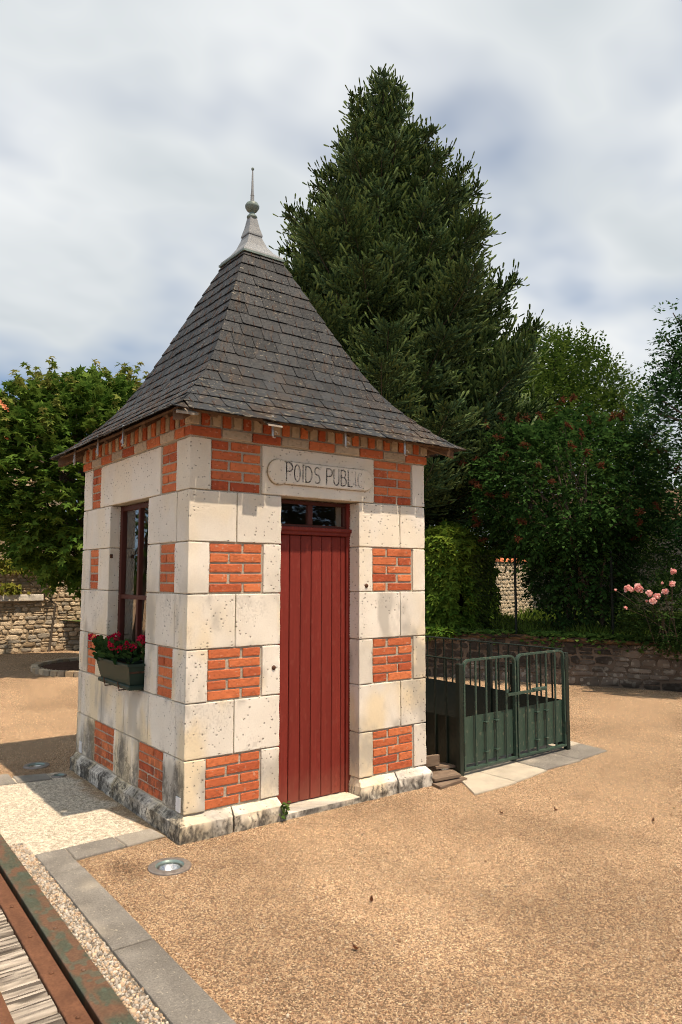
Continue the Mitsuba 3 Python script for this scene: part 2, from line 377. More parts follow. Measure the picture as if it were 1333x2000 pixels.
def stone(x0, x1, y0, y1, z0, z1, r=0.0028, chip=0.012, step=0.045, wob=0.0018, seed=0):
    """A dressed stone: box with a worn, chipped arris."""
    gx, gy, gz = edges_grid(x0, x1, step), edges_grid(y0, y1, step), edges_grid(z0, z1, step)
    vs, fs, o = [], [], 0
    for ax, (ga, gb) in enumerate(((gy, gz), (gz, gx), (gx, gy))):
        for side in (0, 1):
            c = ((x0, x1), (y0, y1), (z0, z1))[ax][side]
            A, B = np.meshgrid(ga, gb, indexing='ij')
            P = np.empty(A.shape + (3,))
            P[..., ax], P[..., (ax + 1) % 3], P[..., (ax + 2) % 3] = c, A, B
            n, m = A.shape
            i, j = np.meshgrid(np.arange(n - 1), np.arange(m - 1), indexing='ij')
            q = np.stack([i * m + j, (i + 1) * m + j, (i + 1) * m + j + 1, i * m + j + 1], -1).reshape(-1, 4)
            if side == 0: q = q[:, ::-1]
            vs.append(P.reshape(-1, 3)); fs.append(q + o); o += n * m
    v, f = np.vstack(vs), np.vstack(fs)
    lo, hi = np.array([x0, y0, z0]), np.array([x1, y1, z1])
    nz = meshkit.fbm(v * 34 + seed * 3.7, 3, seed)
    rr = (r + chip * np.clip(nz - 0.55, 0, 1) * 2.2)[:, None]
    q = np.clip(v, lo + rr, hi - rr)
    d = v - q
    L = np.linalg.norm(d, axis=1, keepdims=True)
    v = q + np.where(L > 1e-9, d / np.maximum(L, 1e-9), 0) * np.minimum(rr, L)
    v += (meshkit.noise(v * 16 + 5, seed)[:, None] - 0.5) * 2 * wob * np.sign(d) * (L > 1e-9)
    m = trimesh.Trimesh(v, np.vstack([f[:, [0, 1, 2]], f[:, [0, 2, 3]]]), process=False)
    m.merge_vertices(digits_vertex=6)
    return np.array(m.vertices), np.array(m.faces)


def tube(points, radii, n=8, caps=True):
    p = np.asarray(points, float)
    t = np.gradient(p, axis=0)
    t /= np.linalg.norm(t, axis=1, keepdims=True) + 1e-12
    ref = np.array([0, 0, 1.0]) if abs(t[len(t) // 2, 2]) < 0.9 else np.array([1.0, 0, 0])
    a = np.cross(t, ref); a /= np.linalg.norm(a, axis=1, keepdims=True) + 1e-12
    b = np.cross(t, a)
    ang = np.arange(n) * 2 * np.pi / n
    r = np.broadcast_to(radii, (len(p),))
    v = (p[:, None] + r[:, None, None] * (np.cos(ang)[None, :, None] * a[:, None] + np.sin(ang)[None, :, None] * b[:, None])).reshape(-1, 3)
    i, j = np.meshgrid(np.arange(len(p) - 1), np.arange(n), indexing='ij')
    q = np.stack([i * n + j, (i + 1) * n + j, (i + 1) * n + (j + 1) % n, i * n + (j + 1) % n], -1).reshape(-1, 4)
    f = np.vstack([q[:, [0, 1, 2]], q[:, [0, 2, 3]]])
    if caps:
        k = len(v)
        v = np.vstack([v, p[:1], p[-1:]])
        jj = np.arange(n)
        f = np.vstack([f, np.stack([jj, (jj + 1) % n, jj * 0 + k], 1), np.stack([(len(p) - 1) * n + (jj + 1) % n, (len(p) - 1) * n + jj, jj * 0 + k + 1], 1)])
    return v, f


def lathe(profile, cx, cy, n=40):
    m = trimesh.creation.revolve(np.asarray(profile, float), sections=n)
    v = np.array(m.vertices) + [cx, cy, 0]
    return v, np.array(m.faces)


def xform(mesh, fn):
    v, f, _ = meshkit.arrays(mesh)
    return fn(v), f


def sheet(poly, z):
    from shapely.geometry import Polygon
    v, f = trimesh.creation.triangulate_polygon(Polygon(poly) if isinstance(poly, list) else poly, engine='earcut')
    f = np.array(f)
    v = np.column_stack([v, np.full(len(v), z)])
    n = np.cross(v[f[:, 1]] - v[f[:, 0]], v[f[:, 2]] - v[f[:, 0]])[:, 2]
    f[n < 0] = f[n < 0][:, ::-1]
    return v, f


# foliage builders ----------------------------------------------------------------
def unit(a):
    return a / (np.linalg.norm(a, axis=-1, keepdims=True) + 1e-12)


def leaves(pos, axis, nrm, size, template, col):
    tv, tf = template
    x = unit(axis)
    y = unit(np.cross(nrm, x))
    z = np.cross(x, y)
    s = np.broadcast_to(np.asarray(size, float), (len(pos),))[:, None, None]
    v = pos[:, None] + s * (tv[None, :, 0:1] * x[:, None] + tv[None, :, 1:2] * y[:, None] + tv[None, :, 2:3] * z[:, None])
    k = len(tv)
    f = (tf[None] + (np.arange(len(pos)) * k)[:, None, None]).reshape(-1, 3)
    return v.reshape(-1, 3), f, np.repeat(col, k, axis=0)


DIAMOND = (np.array([[0, 0, 0], [0.45, 0.27, 0.06], [1, 0, -0.06], [0.45, -0.27, 0.06]]), np.array([[0, 2, 1], [0, 3, 2]]))
HEART = (np.array([[0, 0, 0], [0.12, 0.33, 0.05], [0.45, 0.36, 0.06], [1.05, 0, -0.14], [0.45, -0.36, 0.06], [0.12, -0.33, 0.05], [0.45, 0, -0.02]]),
         np.array([[0, 6, 1], [1, 6, 2], [2, 6, 3], [3, 6, 4], [4, 6, 5], [5, 6, 0]]))


def palmate():
    r = [(0.02, 180), (0.52, 128), (0.30, 95), (0.78, 62), (0.42, 32), (1.0, 0), (0.42, -32), (0.78, -62), (0.30, -95), (0.52, -128)]
    v = [[0.05, 0, 0]]
    for d, a in r:
        a = math.radians(a)
        v.append([0.05 + d * math.cos(a), d * math.sin(a), -0.12 * d * d + (0.05 if d < 0.5 else 0)])
    n = len(r)
    return np.array(v), np.array([[0, 1 + (i + 1) % n, 1 + i] for i in range(n)])


PALM = palmate()
BLADE = (np.array([[0, -0.03, 0], [0, 0.03, 0], [0.55, 0.022, 0.03], [0.55, -0.022, 0.03], [1, 0, 0.16]]), np.array([[0, 1, 2], [0, 2, 3], [3, 2, 4]]))


def colour(rng, n, a, b, jit=0.12, t=None):
    t = rng.random(n)[:, None] if t is None else np.asarray(t)[:, None]
    c = np.asarray(a) * (1 - t) + np.asarray(b) * t
    return np.clip(c * rng.uniform(1 - jit, 1 + jit, (n, 1)), 0, 1)


def crown(rng, centre, R, n, seed, rmin=0.55, lump=0.5, lumpscale=2.2, power=2.5):
    d = unit(rng.normal(size=(n, 3)))
    bump = 1 - lump / 2 + lump * meshkit.fbm(d * lumpscale + seed * 5.1 + 20, 3, seed)
    u = rmin + (1 - rmin) * rng.random(n) ** (1 / power)
    # open gaps: drop points where the gap noise is low
    p = np.asarray(centre) + d * np.asarray(R) * (bump * u)[:, None]
    return p, d, u


def sprays(rng, base, dirs, nleaf, length, lsize, ca, cb, template=DIAMOND, droop=0.0, flat=0.6, tips=None, jit=0.15):
    """twigs at base along dirs carrying alternate leaves"""
    n = len(base)
    dirs = unit(dirs)
    side = unit(np.cross(dirs, np.array([0, 0, 1.0])) + rng.normal(size=(n, 3)) * 0.15)
    up = np.cross(side, dirs)
    P, A, N, S, C = [], [], [], [], []
    L = length * rng.uniform(0.6, 1.25, n)
    tint = rng.random(n)
    for k in range(nleaf):
        t = (k + 0.6) / nleaf
        s = 1 if k % 2 else -1
        pos = base + dirs * (L * t)[:, None] + np.array([0, 0, -1.0]) * (droop * L * t * t)[:, None]
        pos = pos + rng.normal(size=(n, 3)) * 0.012
        last = k == nleaf - 1
        ax = dirs * (0.55 if not last else 1) + side * (0 if last else s * 0.85) + rng.normal(size=(n, 3)) * 0.22 + np.array([0, 0, -droop * 0.9])
        nn = up * flat + np.array([0, 0, 0.5]) + rng.normal(size=(n, 3)) * 0.3
        P.append(pos); A.append(ax); N.append(nn)
        S.append(lsize * rng.uniform(0.7, 1.2, n) * (1 - 0.35 * t))
        tt = np.clip(0.6 * tint + 0.5 * t * rng.random(n) , 0, 1)
        C.append(colour(rng, n, ca, cb, jit, tt))
    return leaves(np.vstack(P), np.vstack(A), np.vstack(N), np.concatenate(S), template, np.vstack(C))


def merge_col(items):
    v, f = cat([(a, b) for a, b, _ in items])
    return v, f, np.vstack([c for _, _, c in items])


def limbs(rng, foot, top, targets, r0, wig=0.08, n=7, rtip=0.008):
    """trunk from foot to top and a limb from the trunk to every target"""
    foot, top = np.asarray(foot, float), np.asarray(top, float)
    ts = np.linspace(0, 1, 8)[:, None]
    tr = foot + (top - foot) * ts + rng.normal(size=(8, 3)) * wig * 0.3 * np.array([1, 1, 0]) * ts
    trunk = tube(tr, np.linspace(r0, r0 * 0.35, 8) * np.where(np.arange(8) == 0, 1.25, 1), 10)
    out = []
    for g in targets:
        t = rng.uniform(0.35, 0.98)
        s = foot + (top - foot) * t
        u = np.linspace(0, 1, n)[:, None]
        mid = (s + g) / 2 + np.array([0, 0, 0.12 * np.linalg.norm(g - s)])
        p = (1 - u) ** 2 * s + 2 * u * (1 - u) * mid + u * u * g + rng.normal(size=(n, 3)) * wig * 0.35 * u
        out.append(tube(p, np.linspace(r0 * 0.33, rtip, n), 5, False))
    return trunk, cat(out) if out else None


# ------------------------------------------------------------------ the setting: ground
G = 0.154                              # plinth height: wall courses are measured from its top
from shapely.geometry import Polygon as _Poly, Point as _Pt
LAMPS = ((-0.214, -0.300, 0.118), (-0.225, 2.376, 0.104), (-0.165, 1.935, 0.060))
_gp = _Poly([(-250, -250), (250, -250), (250, 250), (-250, 250)]).difference(_Poly([(-3.0 - .0704, -3.2), (-0.867 - .0704, -3.2), (-0.867 + .044, 2.0), (-3.0 + .044, 2.0)]))
for x, y, r in LAMPS: _gp = _gp.difference(_Pt(x, y).buffer(r * 0.9, 20))
def grid_sheet(poly, z, xs, ys):
    from shapely.geometry import box as _bx
    out = []
    for xa, xb in zip(xs[:-1], xs[1:]):
        for ya, yb in zip(ys[:-1], ys[1:]):
            g_ = poly.intersection(_bx(xa, ya, xb, yb))
            out += [sheet(q_, z) for q_ in getattr(g_, 'geoms', [g_]) if q_.area > 1e-7]
    return cat(out)


GXS, GYS = [-250, -9, -3.2, -0.8, -0.40, 0.0, 3, 9, 250], [-250, -9, -3.2, -0.5, -0.10, 1.85, 2.02, 2.2, 2.55, 9, 250]
tag(obj('ground', grid_sheet(_gp, 0.0, GXS, GYS), 'gravel'), 'ochre gravel square around the weigh house', kind='structure')

rng = np.random.default_rng(11)
cr_poly = [(-0.936, -3.2), (-0.70, -3.2), (-0.70, 0.16), (-0.03, 0.14), (-0.03, 2.05), (-0.62, 2.10), (-0.824, 2.10)]
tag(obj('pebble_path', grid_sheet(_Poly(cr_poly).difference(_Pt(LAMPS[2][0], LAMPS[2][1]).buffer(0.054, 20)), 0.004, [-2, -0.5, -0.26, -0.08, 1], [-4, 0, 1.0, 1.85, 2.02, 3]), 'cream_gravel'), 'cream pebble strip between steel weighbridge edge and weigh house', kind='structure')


def slab(name, quad, z1, parent, u, pale=0.0, c=0.006, z0=-0.05):
    q = np.array(quad, float)
    cen = q.mean(0)
    inner = q + (cen - q) / np.linalg.norm(cen - q, axis=1, keepdims=True) * c * 1.4
    pts = [(x, y, z0) for x, y in q] + [(x, y, z1 - c) for x, y in q] + [(x, y, z1) for x, y in inner]
    return obj(name, hull(pts), 'concrete', parent, uv=(u, pale))


tag('stone_kerb', 'grey concrete kerb slabs bordering the pebble strip', kind='structure')
kx0, kx1 = -0.775, -0.607
ys = [0.30, -0.052, -1.02, -2.0, -2.98]
for i in range(4):
    y1, y0 = ys[i] - 0.004, ys[i + 1] + 0.004
    sk = 0.016
    slab('slab', [(kx0 + sk * y0, y0), (kx1 + sk * y0 * 0.4, y0), (kx1 + sk * y1 * 0.4, y1), (kx0 + sk * y1, y1)], 0.016 + 0.002 * (i % 2), 'stone_kerb', [0.7, 0.35, 0.1, 0.4][i])
slab('slab', [(-0.60, 0.10), (-0.30, 0.125), (-0.31, 0.315), (-0.595, 0.305)], 0.013, 'stone_kerb', 0.5)
slab('slab', [(-0.292, 0.125), (-0.045, 0.15), (-0.06, 0.325), (-0.302, 0.315)], 0.012, 'stone_kerb', 0.8, 0.25)
slab('slab', [(-0.48, 1.90), (-0.235, 1.862), (-0.235, 2.05), (-0.47, 2.12)], 0.013, 'stone_kerb', 0.3)
slab('slab', [(-0.95, 1.99), (-0.49, 1.90), (-0.48, 2.22), (-0.95, 2.33)], 0.012, 'stone_kerb', 0.9)
slab('slab', [(-1.45, 2.10), (-0.96, 1.99), (-0.96, 2.33), (-1.45, 2.44)], 0.013, 'stone_kerb', 0.6)

tag('paving_apron', 'pale and dark stone slabs in front of the green pen', kind='structure')
for q, u, pale in (([(2.12, -0.40), (2.62, -0.38), (2.60, 0.10), (2.42, 0.10)], 0.8, 0.85), ([(2.63, -0.37), (3.10, -0.30), (3.10, 0.10), (2.61, 0.10)], 0.6, 0.80),
                   ([(3.11, -0.28), (3.62, -0.27), (3.62, 0.09), (3.11, 0.10)], 0.35, 0.0), ([(3.63, -0.25), (4.12, -0.20), (4.16, 0.10), (3.63, 0.09)], 0.2, 0.0),
                   ([(3.66, 0.10), (4.16, 0.11), (4.18, 0.34), (3.66, 0.30)], 0.9, 0.75), ([(2.40, 0.11), (3.65, 0.11), (3.65, 3.4), (2.40, 3.4)], 0.1, 0.0)):
    slab('slab', q, 0.010 + 0.003 * u, 'paving_apron', u, pale)

# ------------------------------------------------------------------ weighbridge
tag('weighbridge', 'old weighbridge platform of grey timber planks framed in rusty steel', 'weighbridge')


def skew(m):
    return xform(m, lambda v: np.column_stack([v[:, 0] + 0.022 * v[:, 1], v[:, 1:]]))


e = obj('edge_rail', skew(cbox(-0.968, -0.866, -3.2, 2.0, -0.10, 0.018, 0.003)), 'rusty_green_steel', 'weighbridge', uv=(0.5, 0))
labels[e] = {'label': 'rusty steel edge strip with green paint left'}
fr = obj('frame_rail', skew(cbox(-1.064, -0.988, -3.2, 2.0, -0.10, 0.014, 0.003)), 'rust', 'weighbridge')
obj('pit_bottom', skew(box(-3.0, -0.86, -3.2, 2.0, -0.16, -0.11)), 'soil', 'weighbridge')
obj('frame_rail', skew(cbox(-1.40, -1.222, -3.2, -0.90, -0.10, 0.026, 0.003)), 'rust', 'weighbridge')


def rivet(x, y, z, r=0.011, h=0.006):
    x = x + 0.022 * y
    return lathe([(0, z + h), (r * 0.55, z + h * 0.85), (r * 0.9, z + h * 0.4), (r, z), (0, z)], x, y, 10)


for y in np.arange(-2.9, 1.8, 0.43):
    obj('bolt', rivet(-0.917, y + 0.07, 0.018), 'rusty_green_steel', e, smooth=True, uv=(0.4, 0))
for y in np.arange(-2.85, 1.8, 0.36):
    obj('bolt', rivet(-1.026, y, 0.014, 0.010, 0.007), 'rust', fr, smooth=True)
y = -3.15
r_ = np.random.default_rng(5)
while y < 1.8:
    w = r_.uniform(0.10, 0.17)
    gy = np.concatenate([[0, 0.004, 0.010], np.linspace(0.018, w - 0.018, 14), [w - 0.010, w - 0.004, w]])
    gx = np.linspace(-1.218 if y < -0.95 else -2.6, -1.068, 30)
    X, Y = np.meshgrid(gx, gy + y, indexing='ij')
    ed = np.minimum(Y - y, y + w - Y)
    Z = 0.004 - 0.012 * np.clip(1 - ed / 0.012, 0, 1) ** 2 + r_.uniform(-0.004, 0.003)
    Z += 0.006 * (meshkit.fbm(np.stack([X * 5, Y * 70, X * 0 + y], -1), 3, 4) - 0.6)
    n_, m_ = X.shape
    i, j = np.meshgrid(np.arange(n_ - 1), np.arange(m_ - 1), indexing='ij')
    q = np.stack([i * m_ + j, (i + 1) * m_ + j, (i + 1) * m_ + j + 1, i * m_ + j + 1], -1).reshape(-1, 4)
    top = np.stack([X, Y, Z], -1).reshape(-1, 3)
    mesh = cat([(top, q), box(gx[0] + 0.002, gx[-1] - 0.002, y + 0.003, y + w - 0.003, -0.05, -0.022)])
    obj('plank', skew(mesh), 'old_wood', 'weighbridge', uv=(r_.random(), 0))
    y += w + r_.uniform(0.005, 0.012)

# ------------------------------------------------------------------ the weigh house
W, L = 2.02, 2.06
H = 'weigh_house'
tag(H, 'small square weigh house of white stone and orange brick with slate roof and red door', 'building')
ZJ = np.array([0, 0.3192, 0.6593, 0.9863, 1.3306, 1.6596, 1.9899, 2.326]) + G
ZTOP = 2.56 + G
DX0, DX1 = 0.680, 1.360
WY0, WY1 = 0.655, 1.410
J = 0.004
core = m3.Manifold.cube([W - 0.024, L - 0.024, ZTOP + 0.05]).translate([0.012, 0.012, -0.05])
core -= m3.Manifold.cube([W - 0.62, L - 0.62, 2.3]).translate([0.31, 0.31, 0.05])
core -= m3.Manifold.cube([DX1 - DX0 + 0.02, 0.6, ZJ[6] + 0.002]).translate([DX0 - 0.01, -0.1, 0.0])
core -= m3.Manifold.cube([0.6, WY1 - WY0 + 0.02, ZJ[6] - ZJ[2] + 0.004]).translate([-0.1, WY0 - 0.01, ZJ[2] - 0.002])
core -= m3.Manifold.cube([0.4, 1.40, 1.6]).translate([0.118, 0.33, ZJ[2] - 0.2])
wall = obj('wall', core, 'mortar', H)
hid_s, hid_b = [], []
seedc = [0]


def put_stone(x0, x1, y0, y1, z0, z1, hidden=False, wob=0.0):
    seedc[0] += 1
    r = np.random.default_rng(seedc[0])
    if hidden:
        hid_s.append((cbox(x0, x1, y0, y1, z0, z1, 0.006), (r.random(), 0)))
        return
    return obj('stone', stone(x0, x1, y0, y1, z0, z1, seed=seedc[0]), 'limestone', wall, smooth=True, uv=(r.random(), 0))


def brick_piece(lo, hi, hidden, par, tan=False, r=None, jit=0.0015):
    m = cbox(*[c for ab in zip(lo, hi) for c in ab], 0.003, jit, r)
    uv = (np.clip(r.normal(0.55, 0.34), 0, 1), 0.9 if tan else 0.1)
    if hidden:
        hid_b.append((m, uv))
    else:
        obj('brick', m, 'brick', par, uv=uv)


def face_map(face):
    """(a, depth) on a face -> x/y bounds: a runs along the face, depth goes inwards"""
    if face == 'front': return lambda a0, a1, d0, d1: ((a0, d0), (a1, d1))
    if face == 'left': return lambda a0, a1, d0, d1: ((d0, a0), (d1, a1))
    if face == 'right': return lambda a0, a1, d0, d1: ((W - d1, a0), (W - d0, a1))
    return lambda a0, a1, d0, d1: ((a0, L - d1), (a1, L - d0))


def panel(face, a0, a1, k, rows=5, flip=0, halves=None):
    """a brick infill between courses k and k+1"""
    hidden = face in ('right', 'back')
    z0, z1 = ZJ[k] + 0.003, ZJ[k + 1] - 0.003
    r = np.random.default_rng(int(1000 * a0) + 37 * k + len(face))
    pitch = (z1 - z0) / rows
    fm = face_map(face)
    w = a1 - a0
    for i in range(rows):
        zb = z0 + i * pitch + 0.006
        zt = z0 + (i + 1) * pitch - 0.006
        if w > 0.33:
            cut = a0 + w * (0.62 if (i + flip) % 2 == 0 else 0.36)
            runs = [(a0 + 0.008, cut - 0.009), (cut + 0.009, a1 - 0.010)]
        elif (i + flip) % 2 == 0:
            runs = [(a0 + 0.008, a1 - 0.006)]
        else:
            cut = a0 + w * 0.56
            runs = [(a0 + 0.008, cut - 0.006), (cut + 0.006, a1 - 0.006)]
        for b0, b1 in runs:
            (x0, y0), (x1, y1) = fm(b0 + r.uniform(-.004, .004), b1 + r.uniform(-.004, .004), 0.004 + r.uniform(-.001, .002), 0.055)
            brick_piece((x0, y0, zb + r.uniform(-.002, .002)), (x1, y1, zt + r.uniform(-.002, .002)), hidden, wall, r=r)


DEP = 0.208
for k in range(7):
    z0, z1 = ZJ[k] + J, ZJ[k + 1] - J
    odd = k % 2 == 1
    # corner blocks (front-left, front-right, back-left, back-right)
    fa = 0.335 if odd else 0.145
    la = 0.18 if odd else 0.205
    if k == 0: la = 0.315
    if k == 1: la = 0.135
    put_stone(0, fa, 0, la, z0, z1)
    put_stone(W - fa + (0.02 if not odd else 0.08), W, 0, la, z0, z1)
    put_stone(0, 0.15, L - (0.085 if odd else 0.20), L, z0, z1)
    put_stone(W - 0.2, W, L - 0.2, L, z0, z1, True)
    # front
    if k < 6:
        if odd:
            put_stone(fa + 2 * J, DX0, 0, DEP, z0, z1)
            put_stone(DX1, W - fa + 0.08 - 2 * J, 0, DEP, z0, z1)
        else:
            put_stone(0.545, DX0, 0, DEP, z0, z1)
            panel('front', 0.145, 0.540, k)
            put_stone(DX1, 1.485, 0, DEP, z0, z1)
            panel('front', 1.487, W - fa + 0.012, k, flip=1)
    else:
        panel('front', 0.145, 0.522, k, flip=1)
        panel('front', 1.503, W - fa + 0.012, k)
    # left
    if k == 0:
        panel('left', 0.320, 0.733, k, flip=1); put_stone(0, 0.12, 0.737, 1.200, z0, z1); panel('left', 1.205, 1.640, k); put_stone(0, 0.12, 1.645, L - 0.205, z0, z1)
    elif k == 1:
        for a, b in ((0.135, 0.574), (0.574, 1.016), (1.016, 1.483), (1.483, L - 0.088)):
            put_stone(0, 0.215 if a > 0.5 and b < 1.5 else 0.12, a + J, b - J, z0, z1)
    elif odd:
        put_stone(0, 0.112, la + 2 * J, WY0, z0, z1)
        put_stone(0, 0.112, WY1, L - 0.085 - 2 * J, z0, z1)
    elif k < 6:
        put_stone(0, 0.112, 0.445, WY0, z0, z1); panel('left', 0.208, 0.441, k)
        put_stone(0, 0.112, WY1, 1.655, z0, z1); panel('left', 1.658, L - 0.203, k)
    else:
        panel('left', 0.208, 0.445, k); put_stone(0, 0.215, 0.460, 1.650, z0, z1); panel('left', 1.655, L - 0.203, k)
    # the two sides the photograph does not show
    for face, n in (('right', L), ('back', W)):
        fm = face_map(face)
        if odd:
            for a, b in ((0.18, 0.75), (0.75, 1.3), (1.3, n - 0.2)):
                (x0, y0), (x1, y1) = fm(a + 0.02 + J, b - J, 0, 0.1); put_stone(x0, x1, y0, y1, z0, z1, True)
        else:
            panel(face, 0.22, 0.75, k); panel(face, 1.2, n - 0.21, k)
            (x0, y0), (x1, y1) = fm(0.76, 1.195, 0, 0.1); put_stone(x0, x1, y0, y1, z0, z1, True)

# lintel with the sign
z0, z1 = ZJ[6] + J, ZJ[7] - J
SL = obj('sign_lintel', stone(0.528, 1.500, 0, 0.25, z0, z1, seed=77), 'limestone', H, smooth=True, uv=(0.6, 0))
labels[SL] = {'label': 'carved stone lintel lettered POIDS PUBLIC'}
from shapely.geometry import Point, box as sbox
from shapely import union_all
cz = 2.152 + G
shape = union_all([Point(0.650, cz).buffer(0.086, 24), sbox(0.705, cz - 0.077, 1.368, cz + 0.077), Point(1.398, cz + 0.002).buffer(0.077, 24)]).union(sbox(0.65, cz - 0.045, 1.40, cz + 0.045))
rings = []
for off, dpt in ((0.0, 0.002), (0.0, -0.008), (-0.006, -0.014)):
    rings.append((shape.buffer(off), dpt))
ca = trimesh.creation.extrude_polygon(rings[0][0], 0.017, engine='earcut')
cb_ = trimesh.creation.extrude_polygon(rings[2][0], 0.021, engine='earcut')


def to_front(m, y):
    return xform(m, lambda v: np.column_stack([v[:, 0], y - v[:, 2], v[:, 1]]))


def flipf(m):
    return m[0], m[1][:, ::-1]


edge_ring = shape.buffer(0.0045).difference(shape.buffer(-0.001))
er = trimesh.creation.extrude_polygon(edge_ring, 0.010, engine='earcut')
CAR = obj('cartouche', cat([flipf(to_front(ca, 0.001)), flipf(to_front(cb_, 0.001))]), 'limestone', SL, uv=(0.75, 0))


obj('cartouche_edge', flipf(to_front(er, 0.0015)), 'lime_mortar', SL)


def stroke_letter(strokes, x, w, h, z, mat, r=0.0045, par=CAR):
    """a hand-cut letter from polylines in a unit box, as slightly raised strokes of dark paint"""
    ms = []
    for s in strokes:
        for a, b in zip(s[:-1], s[1:]):
            pa, pb = np.array([x + a[0] * w, z + a[1] * h]), np.array([x + b[0] * w, z + b[1] * h])
            d = (pb - pa) / (np.linalg.norm(pb - pa) + 1e-9); nn = np.array([-d[1], d[0]]) * r
            pa, pb = pa - d * r * 0.6, pb + d * r * 0.6
            poly = [pa + nn, pa - nn, pb - nn, pb + nn]
            ms.append(hull([(q[0], yy, q[1]) for q in poly for yy in (-0.0212, -0.0150)]))
    return obj('letter', cat(ms), mat, SL)


arc = lambda cx, cy, rx, ry, a0, a1, n=9: [(cx + rx * math.cos(math.radians(a)), cy + ry * math.sin(math.radians(a))) for a in np.linspace(a0, a1, n)]
LET = {'P': [[(0, 0), (0, 1)], [(0, 1)] + arc(0.45, 0.76, 0.5, 0.24, 90, -90) + [(0, 0.52)]],
       'O': [arc(0.5, 0.5, 0.48, 0.5, 0, 360, 17)], 'I': [[(0.5, 0), (0.5, 1)]],
       'D': [[(0, 0), (0, 1)], [(0, 1)] + arc(0.3, 0.5, 0.65, 0.5, 90, -90, 11) + [(0, 0)]],
       'S': [[(0.9, 0.9)] + arc(0.5, 0.76, 0.42, 0.24, 60, 230, 8) + arc(0.5, 0.26, 0.45, 0.26, 60, -140, 9)],
       'U': [[(0, 1), (0, 0.3)] + arc(0.45, 0.28, 0.45, 0.28, 180, 360, 9) + [(0.9, 1)]],
       'B': [[(0, 0), (0, 1)], [(0, 1)] + arc(0.4, 0.77, 0.42, 0.23, 90, -90, 8) + [(0, 0.54)], [(0, 0.54)] + arc(0.42, 0.27, 0.5, 0.27, 90, -90, 8) + [(0, 0)]],
       'L': [[(0, 1), (0, 0), (0.85, 0)]], 'C': [arc(0.55, 0.5, 0.5, 0.5, 50, 310, 13)]}
for ch, x, w, h in (('P', 0.706, 0.052, 0.125), ('O', 0.770, 0.050, 0.116), ('I', 0.836, 0.012, 0.120), ('D', 0.866, 0.055, 0.112), ('S', 0.938, 0.052, 0.112),
                    ('P', 1.046, 0.052, 0.112), ('U', 1.110, 0.050, 0.112), ('B', 1.176, 0.050, 0.112), ('L', 1.240, 0.044, 0.112), ('I', 1.300, 0.012, 0.112), ('C', 1.328, 0.046, 0.108)):
    stroke_letter(LET[ch], x, w, h, cz - 0.055, 'sign_ink' if x < 1.29 else 'sign_ink_faded', r=0.0042 if x < 1.29 else 0.0032)

# plinth
O = 0.036


def plinth_stone(x0, x1, y0, y1, ex0, ex1, ey0, ey1, hidden=False):
    pts = [(x, y, z) for x in (x0 - O * ex0, x1 + O * ex1) for y in (y0 - O * ey0, y1 + O * ey1) for z in (-0.05, 0.100)]
    pts += [(x, y, G - 0.004) for x in (x0 + .004 * ex0, x1 - .004 * ex1) for y in (y0 + .004 * ey0, y1 - .004 * ey1)]
    v, f = hull(pts)
    m = trimesh.Trimesh(v, f)
    m = m.subdivide_to_size(0.03, max_iter=12)
    m.merge_vertices()
    v = np.array(m.vertices)
    nrm = np.array(m.vertex_normals)
    v = v + nrm * ((meshkit.fbm(v * 22, 3, 2) - 0.5) * 0.020)[:, None] - nrm * 0.004
    r = np.random.default_rng(int(x0 * 100) + int(y0 * 777) + 5)
    if hidden:
        hid_s.append(((v, np.array(m.faces)), (r.random(), 0)))
    else:
        obj('stone', (v, np.array(m.faces)), 'limestone', pl, smooth=True, uv=(r.random(), 0))


pl = obj('plinth', box(0.01, W - 0.01, 0.22, L - 0.02, -0.05, G - 0.02), 'mortar', H)
g = 0.004
plinth_stone(0, 0.33 - g, 0, 0.24, 1, 0, 1, 0)
plinth_stone(0.33 + g, DX0 - 0.004, 0, 0.24, 0, 0.5, 1, 0)
plinth_stone(DX1 + 0.004, 1.70 - g, 0, 0.24, 0.5, 0, 1, 0)
plinth_stone(1.70 + g, W, 0, 0.24, 0, 1, 1, 0)
for a, b in ((0.24, 0.72), (0.72, 1.10), (1.10, 1.58), (1.58, L)):
    plinth_stone(0, 0.22, a + g, b - g if b < L else b, 1, 0, 0, 1 if b == L else 0)
    plinth_stone(W - 0.22, W, a + g, b - g if b < L else b, 0, 1, 0, 1 if b == L else 0, True)
plinth_stone(0.23, W - 0.23, L - 0.2, L, 0, 0, 0, 1, True)
v, f, uv = cat_uv(hid_s); k_ = obj('back_stonework', (v, f), 'limestone', H, uv=uv); labels[k_] = {'kind': 'stuff'}

